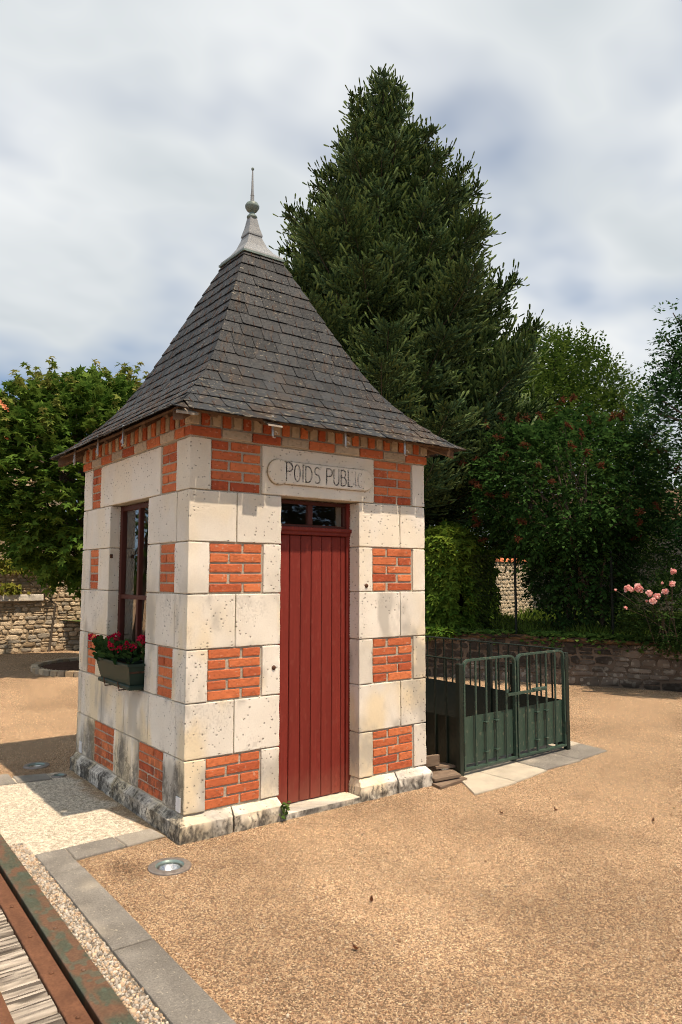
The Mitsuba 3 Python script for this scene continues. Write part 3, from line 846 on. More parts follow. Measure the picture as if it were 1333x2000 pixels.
# cornice: a stretcher course under a soldier course, orange and tan by turns
CO = obj('cornice', box(-0.004, W + 0.004, -0.004, L + 0.004, ZJ[7] - 0.001, ZTOP - 0.02), 'mortar', H)
for face, n in (('front', W), ('left', L), ('right', L), ('back', W)):
    hidden = face in ('right', 'back')
    fm = face_map(face)
    r = np.random.default_rng(len(face) * 7)
    cnt, hi_z = 9, 0
    p = (n + 0.036) / cnt
    for i in range(cnt):
        a0, a1 = -0.018 + i * p + 0.005, -0.018 + (i + 1) * p - 0.005
        if face in ('left', 'right'):
            a0, a1 = max(a0, 0.070 if i == 0 else a0), min(a1, n - 0.07 if i == cnt - 1 else a1)
        (x0, y0), (x1, y1) = fm(a0, a1, -0.018, 0.06)
        brick_piece((x0, y0, ZJ[7] + 0.007), (x1, y1, ZJ[7] + 0.066), hidden, CO, tan=i % 2 == 1, r=r)
    cnt = 27
    p = (n + 0.036) / cnt
    for i in range(cnt):
        a0, a1 = -0.018 + i * p + 0.009, -0.018 + (i + 1) * p - 0.009
        if face in ('left', 'right') and (i == 0 or i == cnt - 1): continue
        (x0, y0), (x1, y1) = fm(a0 - (0.009 if i == 0 else 0), a1 + (0.009 if i == cnt - 1 else 0), -0.018 + r.uniform(-.002, .002), 0.05)
        brick_piece((x0, y0, ZJ[7] + 0.078), (x1, y1, ZJ[7] + 0.188), hidden, CO, tan=i % 2 == 0, r=r)
v, f, uv = cat_uv(hid_b); k_ = obj('back_brickwork', (v, f), 'brick', H, uv=uv); labels[k_] = {'kind': 'stuff'}

# iron bolts in the wall, small white plates
for x, z in ((0.631, 0.837), (1.426, 1.375)):
    m = lathe([(0, 0.010), (0.008, 0.009), (0.014, 0.005), (0.016, 0.0), (0.016, -0.01), (0, -0.01)], 0, 0, 14)
    obj('iron_bolt', xform(m, lambda v: np.column_stack([v[:, 0] + x, -v[:, 2] - 0.001, v[:, 1] + z + G])), 'rusted_iron', wall, smooth=True)
for y in (0.062, 1.935):
    tag(obj('white_plate', cbox(-0.007, -0.001, y - 0.032, y + 0.032, 0.165, 0.252, 0.001), 'white_plate', H), None)
# iron pintles left in the window reveal
for y, z in ((WY1 - 0.004, 1.60), (WY0 + 0.004, 1.66), (WY0 + 0.004, 0.72)):
    obj('iron_pintle', cbox(0.004, 0.026, y - 0.008, y + 0.008, z + G - 0.018, z + G + 0.012, 0.003), 'rusted_iron', wall)

# door and transom window
DR = H + '__door'
DY = 0.130
zb, zt = 0.042, 1.735 + G
xs = np.array([0.672, 0.742, 0.836, 0.930, 1.022, 1.114, 1.206, 1.288, 1.330])
for a, b in zip(xs[:-1], xs[1:]):
    r = np.random.default_rng(int(a * 1000))
    obj('plank', cbox(a + 0.0025, b - 0.0025, DY + r.uniform(-.0012, .0012), DY + 0.03, zb + r.uniform(0, .004), zt, 0.004), 'red_paint', DR, uv=(r.random(), 0))
obj('backing', box(0.67, 1.34, DY + 0.012, DY + 0.04, zb, zt), 'dark_red_paint', DR)
obj('frame', cat([cbox(1.331, 1.372, DY - 0.016, DY + 0.05, zb - 0.01, ZJ[6] - 0.004, 0.003), cbox(0.668, 0.690, DY + 0.006, DY + 0.06, zt, ZJ[6] - 0.004, 0.003)]), 'red_paint', DR, uv=(0.2, 0))
obj('head_rail', cat([cbox(0.672, 1.366, DY - 0.026, DY + 0.05, zt + 0.003, zt + 0.052, 0.006), cbox(0.672, 1.366, DY - 0.042, DY + 0.05, zt + 0.030, zt + 0.058, 0.006)]), 'red_paint', DR, uv=(0.3, 0))
TW = H + '__transom_window'
z0, z1 = zt + 0.058, ZJ[6] - 0.006
fr_ = [cbox(0.690, 1.331, DY - 0.004, DY + 0.03, z1 - 0.026, z1, 0.003), cbox(0.690, 1.331, DY - 0.004, DY + 0.03, z0, z0 + 0.020, 0.003)]
for a, b in ((0.690, 0.712), (1.309, 1.331), (0.988, 1.030)):
    fr_.append(cbox(a, b, DY - 0.003, DY + 0.03, z0 + 0.019, z1 - 0.025, 0.003))
obj('frame', cat(fr_), 'dark_red_paint', TW)


def pane_xz(x0, x1, z0, z1, y):
    return np.array([[x0, y, z0], [x1, y, z0], [x1, y, z1], [x0, y, z1]]), np.array([[0, 1, 2], [0, 2, 3]])


for a, b in ((0.712, 0.988), (1.030, 1.309)):
    obj('pane', pane_xz(a, b, z0 + 0.018, z1 - 0.024, DY + 0.014), 'pane', TW)
obj('threshold', stone(DX0 - 0.012, DX1 + 0.012, -0.030, 0.30, -0.05, 0.038, seed=91), 'limestone', H, smooth=True, uv=(0.2, 0))

# window in the left wall
WN = H + '__window'
X = 0.082
z0, z1 = ZJ[2] + 0.004, ZJ[6] - 0.004
b = []
zm = z0 + 0.47 * (z1 - z0)
for y0, y1, d in ((WY0, WY0 + 0.03, 0), (WY1 - 0.042, WY1, -0.002), (0.5 * (WY0 + WY1) - 0.017, 0.5 * (WY0 + WY1) + 0.017, 0.002)):
    b.append(cbox(X + d, X + 0.04, y0, y1, z0, z1, 0.003))
for za, zb_ in ((z0 + .001, z0 + 0.035), (z1 - 0.04, z1 - .001), (zm - 0.017, zm + 0.017)):
    b.append(cbox(X + 0.003, X + 0.038, WY0 + 0.004, WY1 - 0.004, za, zb_, 0.003))
obj('frame', cat(b), 'dark_red_paint', WN)
ymid = 0.5 * (WY0 + WY1)
for ya, yb in ((WY0 + 0.03, ymid - 0.017), (ymid + 0.017, WY1 - 0.042)):
    for za, zb_ in ((z0 + 0.035, zm - 0.017), (zm + 0.017, z1 - 0.04)):
        obj('pane', (np.array([[X + 0.02, ya, za], [X + 0.02, ya, zb_], [X + 0.02, yb, zb_], [X + 0.02, yb, za]]), np.array([[0, 1, 2], [0, 2, 3]])), 'pane', WN)
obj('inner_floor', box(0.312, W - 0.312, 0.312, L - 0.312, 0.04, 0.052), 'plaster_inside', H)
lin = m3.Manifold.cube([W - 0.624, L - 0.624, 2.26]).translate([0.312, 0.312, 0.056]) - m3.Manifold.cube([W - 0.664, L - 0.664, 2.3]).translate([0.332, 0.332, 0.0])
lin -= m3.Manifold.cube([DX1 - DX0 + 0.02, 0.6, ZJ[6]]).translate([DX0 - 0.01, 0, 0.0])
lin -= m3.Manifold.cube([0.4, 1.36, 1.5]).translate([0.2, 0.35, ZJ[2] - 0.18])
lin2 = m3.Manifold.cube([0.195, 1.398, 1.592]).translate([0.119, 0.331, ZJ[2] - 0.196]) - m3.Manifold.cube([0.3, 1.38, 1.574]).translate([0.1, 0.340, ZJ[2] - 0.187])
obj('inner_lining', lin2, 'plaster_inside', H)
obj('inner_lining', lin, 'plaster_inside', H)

# ------------------------------------------------------------------ roof
RT = np.array([-0.222, -0.12, -0.03, 0.14, 0.275, 0.41, 0.54, 0.726, 0.87])
RZ = np.array([2.440, 2.512, 2.590, 2.762, 2.943, 3.185, 3.449, 3.841, 4.137]) + G
from scipy.interpolate import PchipInterpolator
rz = PchipInterpolator(RT, RZ)
tt = np.linspace(RT[0], RT[-1], 600)
ss = np.concatenate([[0], np.cumsum(np.hypot(np.diff(tt), np.diff(rz(tt))))])
SMAX = ss[-1]
t_of_s = lambda s: np.interp(s, ss, tt)


def roof_pt(face, a, s, off):
    """a along the eave, s up the slope, off outwards along the slope's normal"""
    t = t_of_s(s) + min(s, 0) * 0.8
    s = min(max(s, 0.0), SMAX)
    t2 = t_of_s(min(s + 0.01, SMAX)); t1 = t_of_s(max(s - 0.01, 0))
    dx, dz = t2 - t1, rz(t2) - rz(t1)
    l = math.hypot(dx, dz)
    nd, nz = -dz / l, dx / l
    d, z = t + nd * off, float(rz(t)) + nz * off
    if face == 'front': return (a, d, z)
    if face == 'left': return (d, a, z)
    if face == 'right': return (W - d, a, z)
    return (a, L - d, z)


RF = H + '__roof'
# timber deck under the slates, a closed shell
ring_s = np.linspace(0, SMAX, 22)
vs, fs = [], []
for lay in (-0.012, -0.024):
    for s in np.linspace(0.055, SMAX, 22):
        t = float(t_of_s(s)); z = float(rz(t)) + lay * 1.2
        e = 0.006 if lay == -0.012 else 0.012
        t += e
        vs += [(t, t * L / W if False else t, z), (W - t, t, z), (W - t, L - t, z), (t, L - t, z)]
n = len(ring_s)
for layer in (0, 1):
    for i in range(n - 1):
        for k in range(4):
            q = [layer * 4 * n + i * 4 + k, layer * 4 * n + i * 4 + (k + 1) % 4, layer * 4 * n + (i + 1) * 4 + (k + 1) % 4, layer * 4 * n + (i + 1) * 4 + k]
            fs.append(q if layer == 0 else q[::-1])
for k in range(4):
    fs.append([4 * n + k, 4 * n + (k + 1) % 4, (k + 1) % 4, k])
    a, b_ = (n - 1) * 4, 4 * n + (n - 1) * 4
    fs.append([a + k, a + (k + 1) % 4, b_ + (k + 1) % 4, b_ + k])
obj('deck', (np.array(vs), np.array(fs)), 'dark_timber', RF)

rows = 18
exp_ = SMAX / rows
hooks, hid_sl, n_front, n_left = [], [], 0, 0
for fi, face in enumerate(('front', 'left', 'right', 'back')):
    n = W if face in ('front', 'back') else L
    r = np.random.default_rng(100 + fi)
    for row in range(rows):
        s0 = row * exp_ - (0.008 if row == 0 else 0)
        s1 = min(s0 + exp_ * 1.45, SMAX)
        ta, tb = float(t_of_s(max(s0, 0))) - (0.012 if row == 0 else 0), float(t_of_s(s1))
        lo, hi = ta - 0.005, n - ta + 0.005
        tb -= 0.003
        a = lo - r.uniform(0.0, 0.075)
        while a < hi:
            w = r.uniform(0.145, 0.20)
            a0, a1 = a, a + w
            if hi - a1 < 0.08: a1 = hi + 0.05
            gp = r.uniform(0.001, 0.003)
            b0, b1 = max(a0 + gp, lo), min(a1 - gp, hi)
            c0, c1 = max(a0 + gp, tb), min(a1 - gp, n - tb)
            a = a1
            if b1 - b0 < 0.015: continue
            if c1 < c0 + 0.003:
                m = (c0 + c1) / 2
                c0 = c1 = min(max(m, tb), n - tb)
                if c0 < b0: c0 = c1 = b0 + 0.001
                if c1 > b1: c0 = c1 = b1 - 0.001
                c1 = c0 + 0.002
            h0 = 0.0125 + r.uniform(-0.001, 0.0035)
            h1 = 0.0025
            tilt = r.uniform(-0.0025, 0.0025)
            th = 0.0055
            sj = r.uniform(-0.006, 0.005)
            cc = r.uniform(0, 0.02, 2) if r.random() < 0.3 else (0.002, 0.002)   # broken corners
            pts = []
            for off in (0, -th):
                pts += [roof_pt(face, b0 + cc[0], s0 + sj, h0 + tilt + off), roof_pt(face, b1 - cc[1], s0 + sj + r.uniform(-.003, .003) * 0, h0 - tilt + off),
                        roof_pt(face, b0, s0 + sj + cc[0], h0 + tilt + off), roof_pt(face, b1, s0 + sj + cc[1], h0 - tilt + off),
                        roof_pt(face, c0, s1, h1 + off), roof_pt(face, c1, s1, h1 + off)]
            m = hull(pts)
            uv = (r.random(), 0)
            single = face == 'front' or (face == 'left' and n_left < 125 and b0 < 1.25)
            if single:
                if face == 'left': n_left += 1
                else: n_front += 1
                obj('slate', m, 'slate', RF, uv=uv)
            else:
                hid_sl.append((m, uv))
            if row > 0 and b1 - b0 > 0.08:
                am = (b0 + b1) / 2 + r.uniform(-.01, .01)
                P0, P1 = roof_pt(face, am, s0 - 0.004 + sj, h0 + 0.003), roof_pt(face, am, s0 + 0.045, h0 + 0.002)
                P2 = roof_pt(face, am, s0 - 0.006 + sj, h0 - 0.006)
                hooks.append(tube([P2, P0, P1], 0.0019, 4, False))
v, f, uv = cat_uv(hid_sl); k_ = obj('more_slates', (v, f), 'slate', RF, uv=uv); labels[k_] = {'kind': 'stuff'}
k_ = obj('slate_hooks', cat(hooks), 'rusted_iron', RF); labels[k_] = {'kind': 'stuff'}

# rafter tails and hip tails below the eaves, gutter hooks
for face, n in (('front', W), ('left', L), ('right', L), ('back', W)):
    for a in np.linspace(0.10, n - 0.10, 6):
        P = [roof_pt(face, a + d, s, o) for d in (-0.025, 0.025) for s, o in ((0.085, -0.026), (0.085, -0.062), (0.36, -0.026), (0.36, -0.10))]
        obj('rafter_tail', hull(P), 'dark_timber', RF)
for cx, cy, sx, sy in ((0, 0, 1, 1), (W, 0, -1, 1), (0, L, 1, -1), (W, L, -1, -1)):
    pts = []
    for t in (-0.165, 0.03):
        for dz in (-0.045, -0.10 if t < 0 else -0.16):
            for o in (-0.022, 0.022):
                pts.append((cx + sx * (t + o), cy + sy * (t - o), float(rz(t)) + dz))
    obj('hip_rafter', hull(pts), 'dark_timber', RF)
hz = 2.455 + G
for x in (0.50, 1.10, 1.66):
    ang = np.linspace(0.2, 5.0, 12)
    hook = tube([(x + 0.022 * math.cos(a) + 0.016, -0.17, hz - 0.085 + 0.022 * math.sin(a)) for a in ang], 0.005, 6)
    obj('gutter_hook', cat([cbox(x - 0.010, x + 0.004, -0.178, -0.166, hz - 0.10, hz + 0.035, 0.001), hook]), 'galvanised', RF)
for y in (0.72, 1.24, 1.80):
    ang = np.linspace(0.2, 5.0, 12)
    hook = tube([(-0.17, y + 0.022 * math.cos(a) + 0.016, hz - 0.085 + 0.022 * math.sin(a)) for a in ang], 0.005, 6)
    obj('gutter_hook', cat([cbox(-0.178, -0.166, y - 0.010, y + 0.004, hz - 0.10, hz + 0.035, 0.001), hook]), 'galvanised', RF)
# a lifted shard of slate and the bare board end at the near corner
obj('eave_board', hull([(x, y, z + d) for x, y, z in ((-0.195, -0.205, 2.572), (-0.06, -0.226, 2.570), (-0.12, -0.10, 2.635)) for d in (-0.008, 0.008)]), 'old_wood', RF, uv=(0.7, 0))
obj('eave_board', hull([(x, y, z + d) for x, y, z in ((0.42, -0.246, 2.558), (0.53, -0.246, 2.556), (0.53, -0.17, 2.60), (0.42, -0.17, 2.60)) for d in (0, 0.008)]), 'old_wood', RF, uv=(0.9, 0))

# zinc cap
CX, CY = W / 2, L / 2
ZC = float(rz(0.838))


def square_rings(rings):
    vs, fs = [], []
    for hx, z in rings:
        hy = hx + max(0.0, (hx - 0.12) * 0.25)
        vs += [(CX - hx, CY - hy, z), (CX + hx, CY - hy, z), (CX + hx, CY + hy, z), (CX - hx, CY + hy, z)]
    for i in range(len(rings) - 1):
        for k in range(4):
            fs.append([i * 4 + k, i * 4 + (k + 1) % 4, i * 4 + 4 + (k + 1) % 4, i * 4 + 4 + k])
    fs.append([3, 2, 1, 0]); n = len(vs)
    fs.append([n - 4, n - 3, n - 2, n - 1])
    return np.array(vs, float), np.array(fs)


ZCAP = H + '__zinc_cap'
z = ZC + 0.0
K = lambda prof: [(r, q + G) for r, q in prof]
obj('cap', square_rings(K([(0.190, 4.092), (0.184, 4.115), (0.135, 4.160), (0.095, 4.220), (0.068, 4.290), (0.057, 4.335)])), 'zinc', ZCAP)
obj('cap_rim', square_rings(K([(0.197, 4.076), (0.197, 4.093), (0.186, 4.097)])), 'verdigris', ZCAP)
obj('upper_cap', square_rings(K([(0.068, 4.316), (0.067, 4.328), (0.047, 4.400), (0.031, 4.486)])), 'zinc', ZCAP)
obj('collar', lathe(K([(0, 4.476), (0.036, 4.479), (0.045, 4.492), (0.044, 4.502), (0.034, 4.512), (0.021, 4.532), (0.018, 4.545), (0, 4.546)]), CX, CY), 'verdigris', ZCAP, smooth=35)
obj('ball', lathe(K([(0, 4.538), (0.020, 4.540), (0.044, 4.554), (0.060, 4.580), (0.061, 4.597), (0.048, 4.619), (0.018, 4.632), (0, 4.634)]), CX, CY), 'verdigris', ZCAP, smooth=35)
obj('spike', lathe(K([(0, 4.625), (0.018, 4.628), (0.0145, 4.684), (0.0165, 4.687), (0.0165, 4.694), (0.013, 4.697), (0.005, 4.922), (0, 4.922)]), CX, CY, 20), 'zinc', ZCAP, smooth=35)
obj('tip', lathe(K([(0, 4.914), (0.008, 4.917), (0.0125, 4.926), (0.0125, 4.933), (0.008, 4.941), (0, 4.943)]), CX, CY, 16), 'verdigris', ZCAP, smooth=True)

# ------------------------------------------------------------------ window box with geraniums
tag('window_box', 'dark green plastic window box on the sill of the weigh house window', 'planter')
yb0, yb1, xb0, xb1 = 0.650, 1.315, -0.112, 0.055
zb0, zb1 = 0.845, 0.985
bx = m3.Manifold.hull_points(np.array([(x, y, zb1) for x in (xb0, xb1) for y in (yb0, yb1)] + [(x, y, zb0) for x in (xb0 + 0.03, xb1 - 0.03) for y in (yb0 + 0.045, yb1 - 0.045)]))
bx -= m3.Manifold.hull_points(np.array([(x, y, zb1 + 0.01) for x in (xb0 + 0.008, xb1 - 0.008) for y in (yb0 + 0.008, yb1 - 0.008)] + [(x, y, zb0 + 0.01) for x in (xb0 + 0.036, xb1 - 0.036) for y in (yb0 + 0.05, yb1 - 0.05)]))
obj('trough', bx, 'planter_plastic', 'window_box')
rim = m3.Manifold.cube([xb1 - xb0 + 0.024, yb1 - yb0 + 0.024, 0.016]).translate([xb0 - 0.012, yb0 - 0.012, zb1 - 0.002]) - m3.Manifold.cube([xb1 - xb0 - 0.012, yb1 - yb0 - 0.012, 0.05]).translate([xb0 + 0.006, yb0 + 0.006, zb1 - 0.01])
obj('rim', rim, 'planter_plastic', 'window_box')
obj('saucer', cbox(xb0 + 0.012, xb1 - 0.02, yb0 + 0.02, yb1 - 0.02, zb0 - 0.024, zb0 + 0.006, 0.008), 'planter_plastic', 'window_box')
obj('soil', box(xb0 + 0.012, xb1 - 0.012, yb0 + 0.012, yb1 - 0.012, zb1 - 0.05, zb1 - 0.022), 'soil', 'window_box')
for y in (0.84, 1.12):
    obj('bracket', tube([(xb0 - 0.004, y, zb0 + 0.02), (xb0 + 0.008, y, zb0 - 0.038), (0.03, y, zb0 - 0.034)], 0.005, 6), 'rusted_iron', 'window_box')
ROUND = (np.array([[0, 0, 0]] + [[0.5 + 0.5 * math.cos(a), 0.52 * math.sin(a), 0.05 * math.cos(3 * a)] for a in np.linspace(-2.8, 2.8, 9)]), np.array([[0, i, i + 1] for i in range(1, 9)]))
rng = np.random.default_rng(21)
spots = [(0.75, 0.04, 1.10), (0.90, -0.02, 1.06), (1.05, -0.06, 1.10), (1.16, -0.04, 1.06), (1.27, -0.06, 1.08)]
for gi, (y, x, zc) in enumerate(spots):
    key = 'geranium' if gi == 0 else f'geranium_{gi:03d}'
    tag(key, ['red geranium nearest the near end of the window box', 'red geranium second from the near end of the window box', 'red geranium in the middle of the window box', 'red geranium second from the far end of the window box', 'red geranium at the far end of the window box, leaning out'][gi], 'flower', 'red geraniums in the window box')
    n = 46
    p = np.array([x, y, zc - 0.04]) + rng.normal(size=(n, 3)) * [0.045, 0.062, 0.038]
    p[:, 2] = np.maximum(p[:, 2], 0.985)
    ax = unit((p - [x, y, zc - 0.12]) + rng.normal(size=(n, 3)) * 0.03)
    v, f, c = leaves(p, ax, np.array([-.3, -.2, 1.0]) + rng.normal(size=(n, 3)) * 0.4, rng.uniform(0.032, 0.056, n), ROUND, colour(rng, n, (0.018, 0.050, 0.016), (0.060, 0.115, 0.035)))
    obj('leaves', (v, f), 'leaf', key, color=c)
    stems = []
    for q in range(3):
        hp = np.array([x, y, zc]) + rng.normal(size=3) * [0.035, 0.06, 0.012] + [-.015, 0, 0.030 + 0.016 * q]
        stems.append(tube([(x, y, 0.96), (np.array([x, y, 0.96]) + hp) / 2 + [0, 0, 0.02], hp], 0.0025, 4, False))
        n = 30
        d = unit(rng.normal(size=(n, 3)) + [0, 0, 0.5])
        v, f, c = leaves(hp + d * rng.uniform(0.006, 0.026, (n, 1)), unit(d + rng.normal(size=(n, 3)) * 0.5), d, rng.uniform(0.012, 0.019, n), ROUND, colour(rng, n, (0.36, 0.005, 0.030), (0.62, 0.028, 0.085), 0.2))
        obj('flower_head', (v, f), 'petal', key, color=c)
    v, f = cat(stems)
    obj('stems', (v, f), 'leaf', key, color=np.tile([0.05, 0.09, 0.03], (len(v), 1)))

# ------------------------------------------------------------------ uplights let into the ground


def uplight(key, x, y, r, label, tiltx=0.0):
    tag(key, label, 'ground light', 'round uplights let into the ground')
    k = r / 0.12
    obj('ring', lathe([(0.075 * k, 0.002), (0.078 * k, 0.011), (0.084 * k, 0.014), (0.112 * k, 0.012), (0.119 * k, 0.007), (0.122 * k, -0.01), (0.075 * k, -0.03)], x, y, 48), 'lamp_ring', key, smooth=40)
    obj('housing', lathe([(0.0785 * k, 0.012), (0.0745 * k, 0.006), (0.068 * k, -0.001), (0.064 * k, -0.06), (0.0, -0.06)], x, y, 40), 'lamp_inner', key, smooth=40)
    obj('reflector', lathe([(0.060 * k, -0.004), (0.050 * k, -0.025), (0.030 * k, -0.042), (0.0, -0.050)], x, y, 40), 'reflector', key, smooth=True)
    obj('lens', lathe([(0.070 * k, 0.0045), (0.0, 0.0045)], x, y, 40), 'pane', key)


uplight('ground_uplight', *LAMPS[0], 'round steel uplight in the gravel before the near corner of the weigh house')
uplight('ground_uplight_001', *LAMPS[1], 'round steel uplight in the shade beside the far end of the weigh house')
uplight('ground_uplight_002', *LAMPS[2], 'small metal uplight let into the shaded kerb slab by the plinth')

# ------------------------------------------------------------------ green pen
PEN = 'cattle_pen'
tag(PEN, 'dark green iron pen with barred double gate beside the weigh house', 'pen')
GX0, GX1 = 2.405, 3.835
PT = 0.925


def side_fence(x, y0, y1, label, sgn, thick):
    k = PEN + '__' + label
    key = k if not any(q.startswith(k + '__') for q in scene) else k + '_001'
    obj('top_rail', cbox(x - 0.018, x + 0.018, y0, y1, PT - 0.010, PT + 0.004, 0.003), 'dark_green_paint', key)
    obj('bottom_rail', cbox(x - 0.016, x + 0.016, y0, y1, 0.040, 0.062, 0.003), 'dark_green_paint', key)
    obj('panel', box(x - 0.0015, x + 0.0015, y0, y1, 0.05, 0.458), 'dark_green_paint', key)
    yy = y0 + 0.13
    while yy < y1 - 0.02:
        obj('bar', tube([(x - sgn * 0.011, yy, 0.06), (x - sgn * 0.011, yy, PT - 0.008)], 0.0085, 8), 'dark_green_paint', key)
        yy += 0.130
    for py in (0.95, 1.95):
        obj('post', cbox(x - 0.022, x + 0.022, py - 0.022, py + 0.022, 0.0, PT - 0.012, 0.003), 'dark_green_paint', key)


side_fence(GX0, 0.02, 2.95, 'side_railing', 1, 0)
side_fence(GX1, 0.06, 2.95, 'side_railing', -1, 0)
obj('back_panel', box(GX0, GX1, 2.96, 2.963, 0.05, 0.458), 'dark_green_paint', PEN)
for x, y in ((GX0 - 0.012, 0.0), (GX1 + 0.016, 0.045)):
    obj('gate_post', cbox(x - 0.024, x + 0.024, y - 0.024, y + 0.024, 0.0, PT - 0.03, 0.004), 'dark_green_paint', PEN)
    for z in (0.17, 0.74):
        obj('hinge', tube([(x + (0.026 if x < 3 else -0.026), y - 0.016, z), (x + (0.026 if x < 3 else -0.026), y - 0.016, z + 0.10)], 0.013, 10), 'dark_green_paint', PEN)
obj('gate_post', cbox(3.085, 3.118, 0.030, 0.062, 0.02, PT - 0.08, 0.003), 'dark_green_paint', PEN)


def leaf_gate(xa, xb, ya, yb):
    k = PEN + '__gate'
    key = k if not any(q.startswith(k + '__') for q in scene) else k + '_001'
    yl = lambda x: ya + (yb - ya) * (x - xa) / (xb - xa)
    R, top, bot = 0.065, PT - 0.008, 0.060
    pts = [(xa, bot)] + [(xa, z) for z in (0.3, 0.6)] + [(xa + R - R * math.cos(a), top - R + R * math.sin(a)) for a in np.linspace(0, math.pi / 2, 7)]
    pts += [(xb - R + R * math.sin(a), top - R + R * math.cos(a)) for a in np.linspace(0, math.pi / 2, 7)] + [(xb, z) for z in (0.6, 0.3)] + [(xb, bot)]
    fw, th = 0.015, 0.008       # flat iron frame, its broad face across the gate
    q = np.array([(x, yl(x), z) for x, z in pts])
    d = np.gradient(q[:, [0, 2]], axis=0); d /= np.linalg.norm(d, axis=1, keepdims=True)
    nn = np.column_stack([-d[:, 1], np.zeros(len(q)), d[:, 0]])
    vs = np.stack([q + nn * th + [0, -fw, 0], q + nn * th + [0, fw, 0], q - nn * th + [0, fw, 0], q - nn * th + [0, -fw, 0]], 1).reshape(-1, 3)
    n = len(q)
    fs = [[i * 4 + k_, (i + 1) * 4 + k_, (i + 1) * 4 + (k_ + 1) % 4, i * 4 + (k_ + 1) % 4] for i in range(n - 1) for k_ in range(4)] + [[0, 1, 2, 3], [n * 4 - 1, n * 4 - 2, n * 4 - 3, n * 4 - 4]]
    obj('frame', (vs, np.array(fs)), 'green_paint', key, uv=(0.5, 0))
    obj('bottom_rail', hull([(x, yl(x) + dy, z) for x in (xa - 0.008, xb + 0.008) for dy in (-0.018, 0.018) for z in (bot - 0.012, bot + 0.004)]), 'green_paint', key, uv=(0.2, 0))
    xs_ = np.linspace(xa, xb, 6)[1:-1] + (0.012 if xa < 3 else 0.0)
    for i, x in enumerate(xs_):
        obj('bar', tube([(x, yl(x) - 0.006, bot), (x, yl(x) - 0.006, top - 0.006)], 0.0095, 8), 'green_paint', key, uv=(0.3, 0), smooth=True)
        if i in (1, 2):
            for z in (0.16, 0.40):
                obj('clip', cat([cbox(x - 0.020, x + 0.020, yl(x) - 0.020, yl(x) + 0.012, z - 0.006, z + 0.006, 0.002)]), 'green_paint', key, uv=(0.3, 0))
    obj('panel', hull([(x, yl(x) + dy, z) for x in (xa + 0.012, xb - 0.012) for dy in (0.016, 0.019) for z in (0.088, 0.462)]), 'green_paint', key, uv=(0.6, 0))
    return key


leaf_gate(2.425, 3.085, -0.012, 0.012)
gk = leaf_gate(3.122, 3.815, 0.014, 0.042)
lt_ = cat([hull([(x, y + dy, z + dz) for x, y, z in ((2.94, -0.035, 0.60), (3.47, -0.012, 0.602)) for dy in (-0.004, 0.004) for dz in (-0.012, 0.012)]),
           tube([(2.94, -0.035, 0.645), (2.93, -0.04, 0.62), (2.945, -0.035, 0.59)], 0.009, 8), cbox(3.30, 3.48, -0.034, 0.004, 0.594, 0.622, 0.004)])
obj('latch_bar', lt_, 'green_paint', PEN, uv=(0.4, 0))

# boards leaning by the pen post
for nm, quad, z0, z1, lab in (('wooden_board', [(2.02, -0.150), (2.36, -0.105), (2.39, 0.02), (2.05, 0.0)], 0.003, 0.022, 'brown wooden board lying lowest in the pile between plinth and pen post'),
                              ('wooden_board_001', [(2.05, -0.06), (2.31, -0.085), (2.37, 0.06), (2.09, 0.14)], 0.034, 0.054, 'brown wooden board lying on top of the lowest board by the plinth'),
                              ('wooden_board_002', [(2.24, 0.12), (2.40, 0.06), (2.44, 0.18), (2.26, 0.24)], 0.062, 0.080, 'small wooden board wedged behind the pen post')):
    tag(obj(nm, hull([(x, y, z) for x, y in quad for z in (z0, z1)]), 'brown_board', uv=(z1 * 9, 0)), lab, 'board', None)
tag(obj('wooden_board_003', hull([(x, y, z) for x, y in ((2.06, 0.165), (2.29, 0.130), (2.30, 0.16), (2.07, 0.195)) for z in (0.085, 0.165)]), 'brown_board', uv=(0.3, 0)), 'thick wooden board standing on edge behind the pile by the plinth', 'board')

# ------------------------------------------------------------------ low garden wall on the right
WA, WB = np.array([9.30, -1.22]), np.array([4.95, 7.18])
wd = (WB - WA) / np.linalg.norm(WB - WA)
wn = np.array([-wd[1], wd[0]])            # towards the square
if wn @ (EYE[:2] - WA) < 0: wn = -wn
WLEN = np.linalg.norm(WB - WA)
wtop = lambda s: 0.655 + 0.075 * s / WLEN


def on_wall(s, d, z):
    s, d = np.asarray(s, float), np.asarray(d, float)
    return np.stack([WA[0] + wd[0] * s + wn[0] * d, WA[1] + wd[1] * s + wn[1] * d, np.broadcast_to(z, s.shape)], -1)


tag('low_garden_wall', 'low brown rubble retaining wall with dark mossy coping on the right', 'wall')
pts = on_wall(np.array([0, WLEN, WLEN, 0] * 2), np.array([0, 0, -0.34, -0.34] * 2), np.array([-0.1] * 4 + [wtop(0) - .03, wtop(WLEN) - .03, wtop(WLEN) - .03, wtop(0) - .03]))
core_k = obj('core', hull(pts), 'damp_mortar', 'low_garden_wall')


def rubble_stones(rng, s0, s1, z0, z1, wmin, wmax, hmin, hmax, keep=None):
    """(outline in (s, z), uv) of roughly coursed stones"""
    out, z = [], z0
    while z < z1 - hmin * 0.6:
        h = rng.uniform(hmin, hmax)
        if z + h > z1: h = z1 - z
        s = s0 - rng.uniform(0, wmax)
        while s < s1:
            w = rng.uniform(wmin, wmax)
            if rng.random() < 0.22 and h > hmin * 1.4:     # two small ones on top of each other
                k = rng.uniform(0.4, 0.6)
                cells = [(s, s + w, z, z + h * k), (s, s + w, z + h * k, z + h)]
            else:
                cells = [(s, s + w, z + rng.uniform(-.30, .22) * h * 0.6, z + h * rng.uniform(0.85, 1.16))]
            out += cells
            s += w
        z += h
    return out


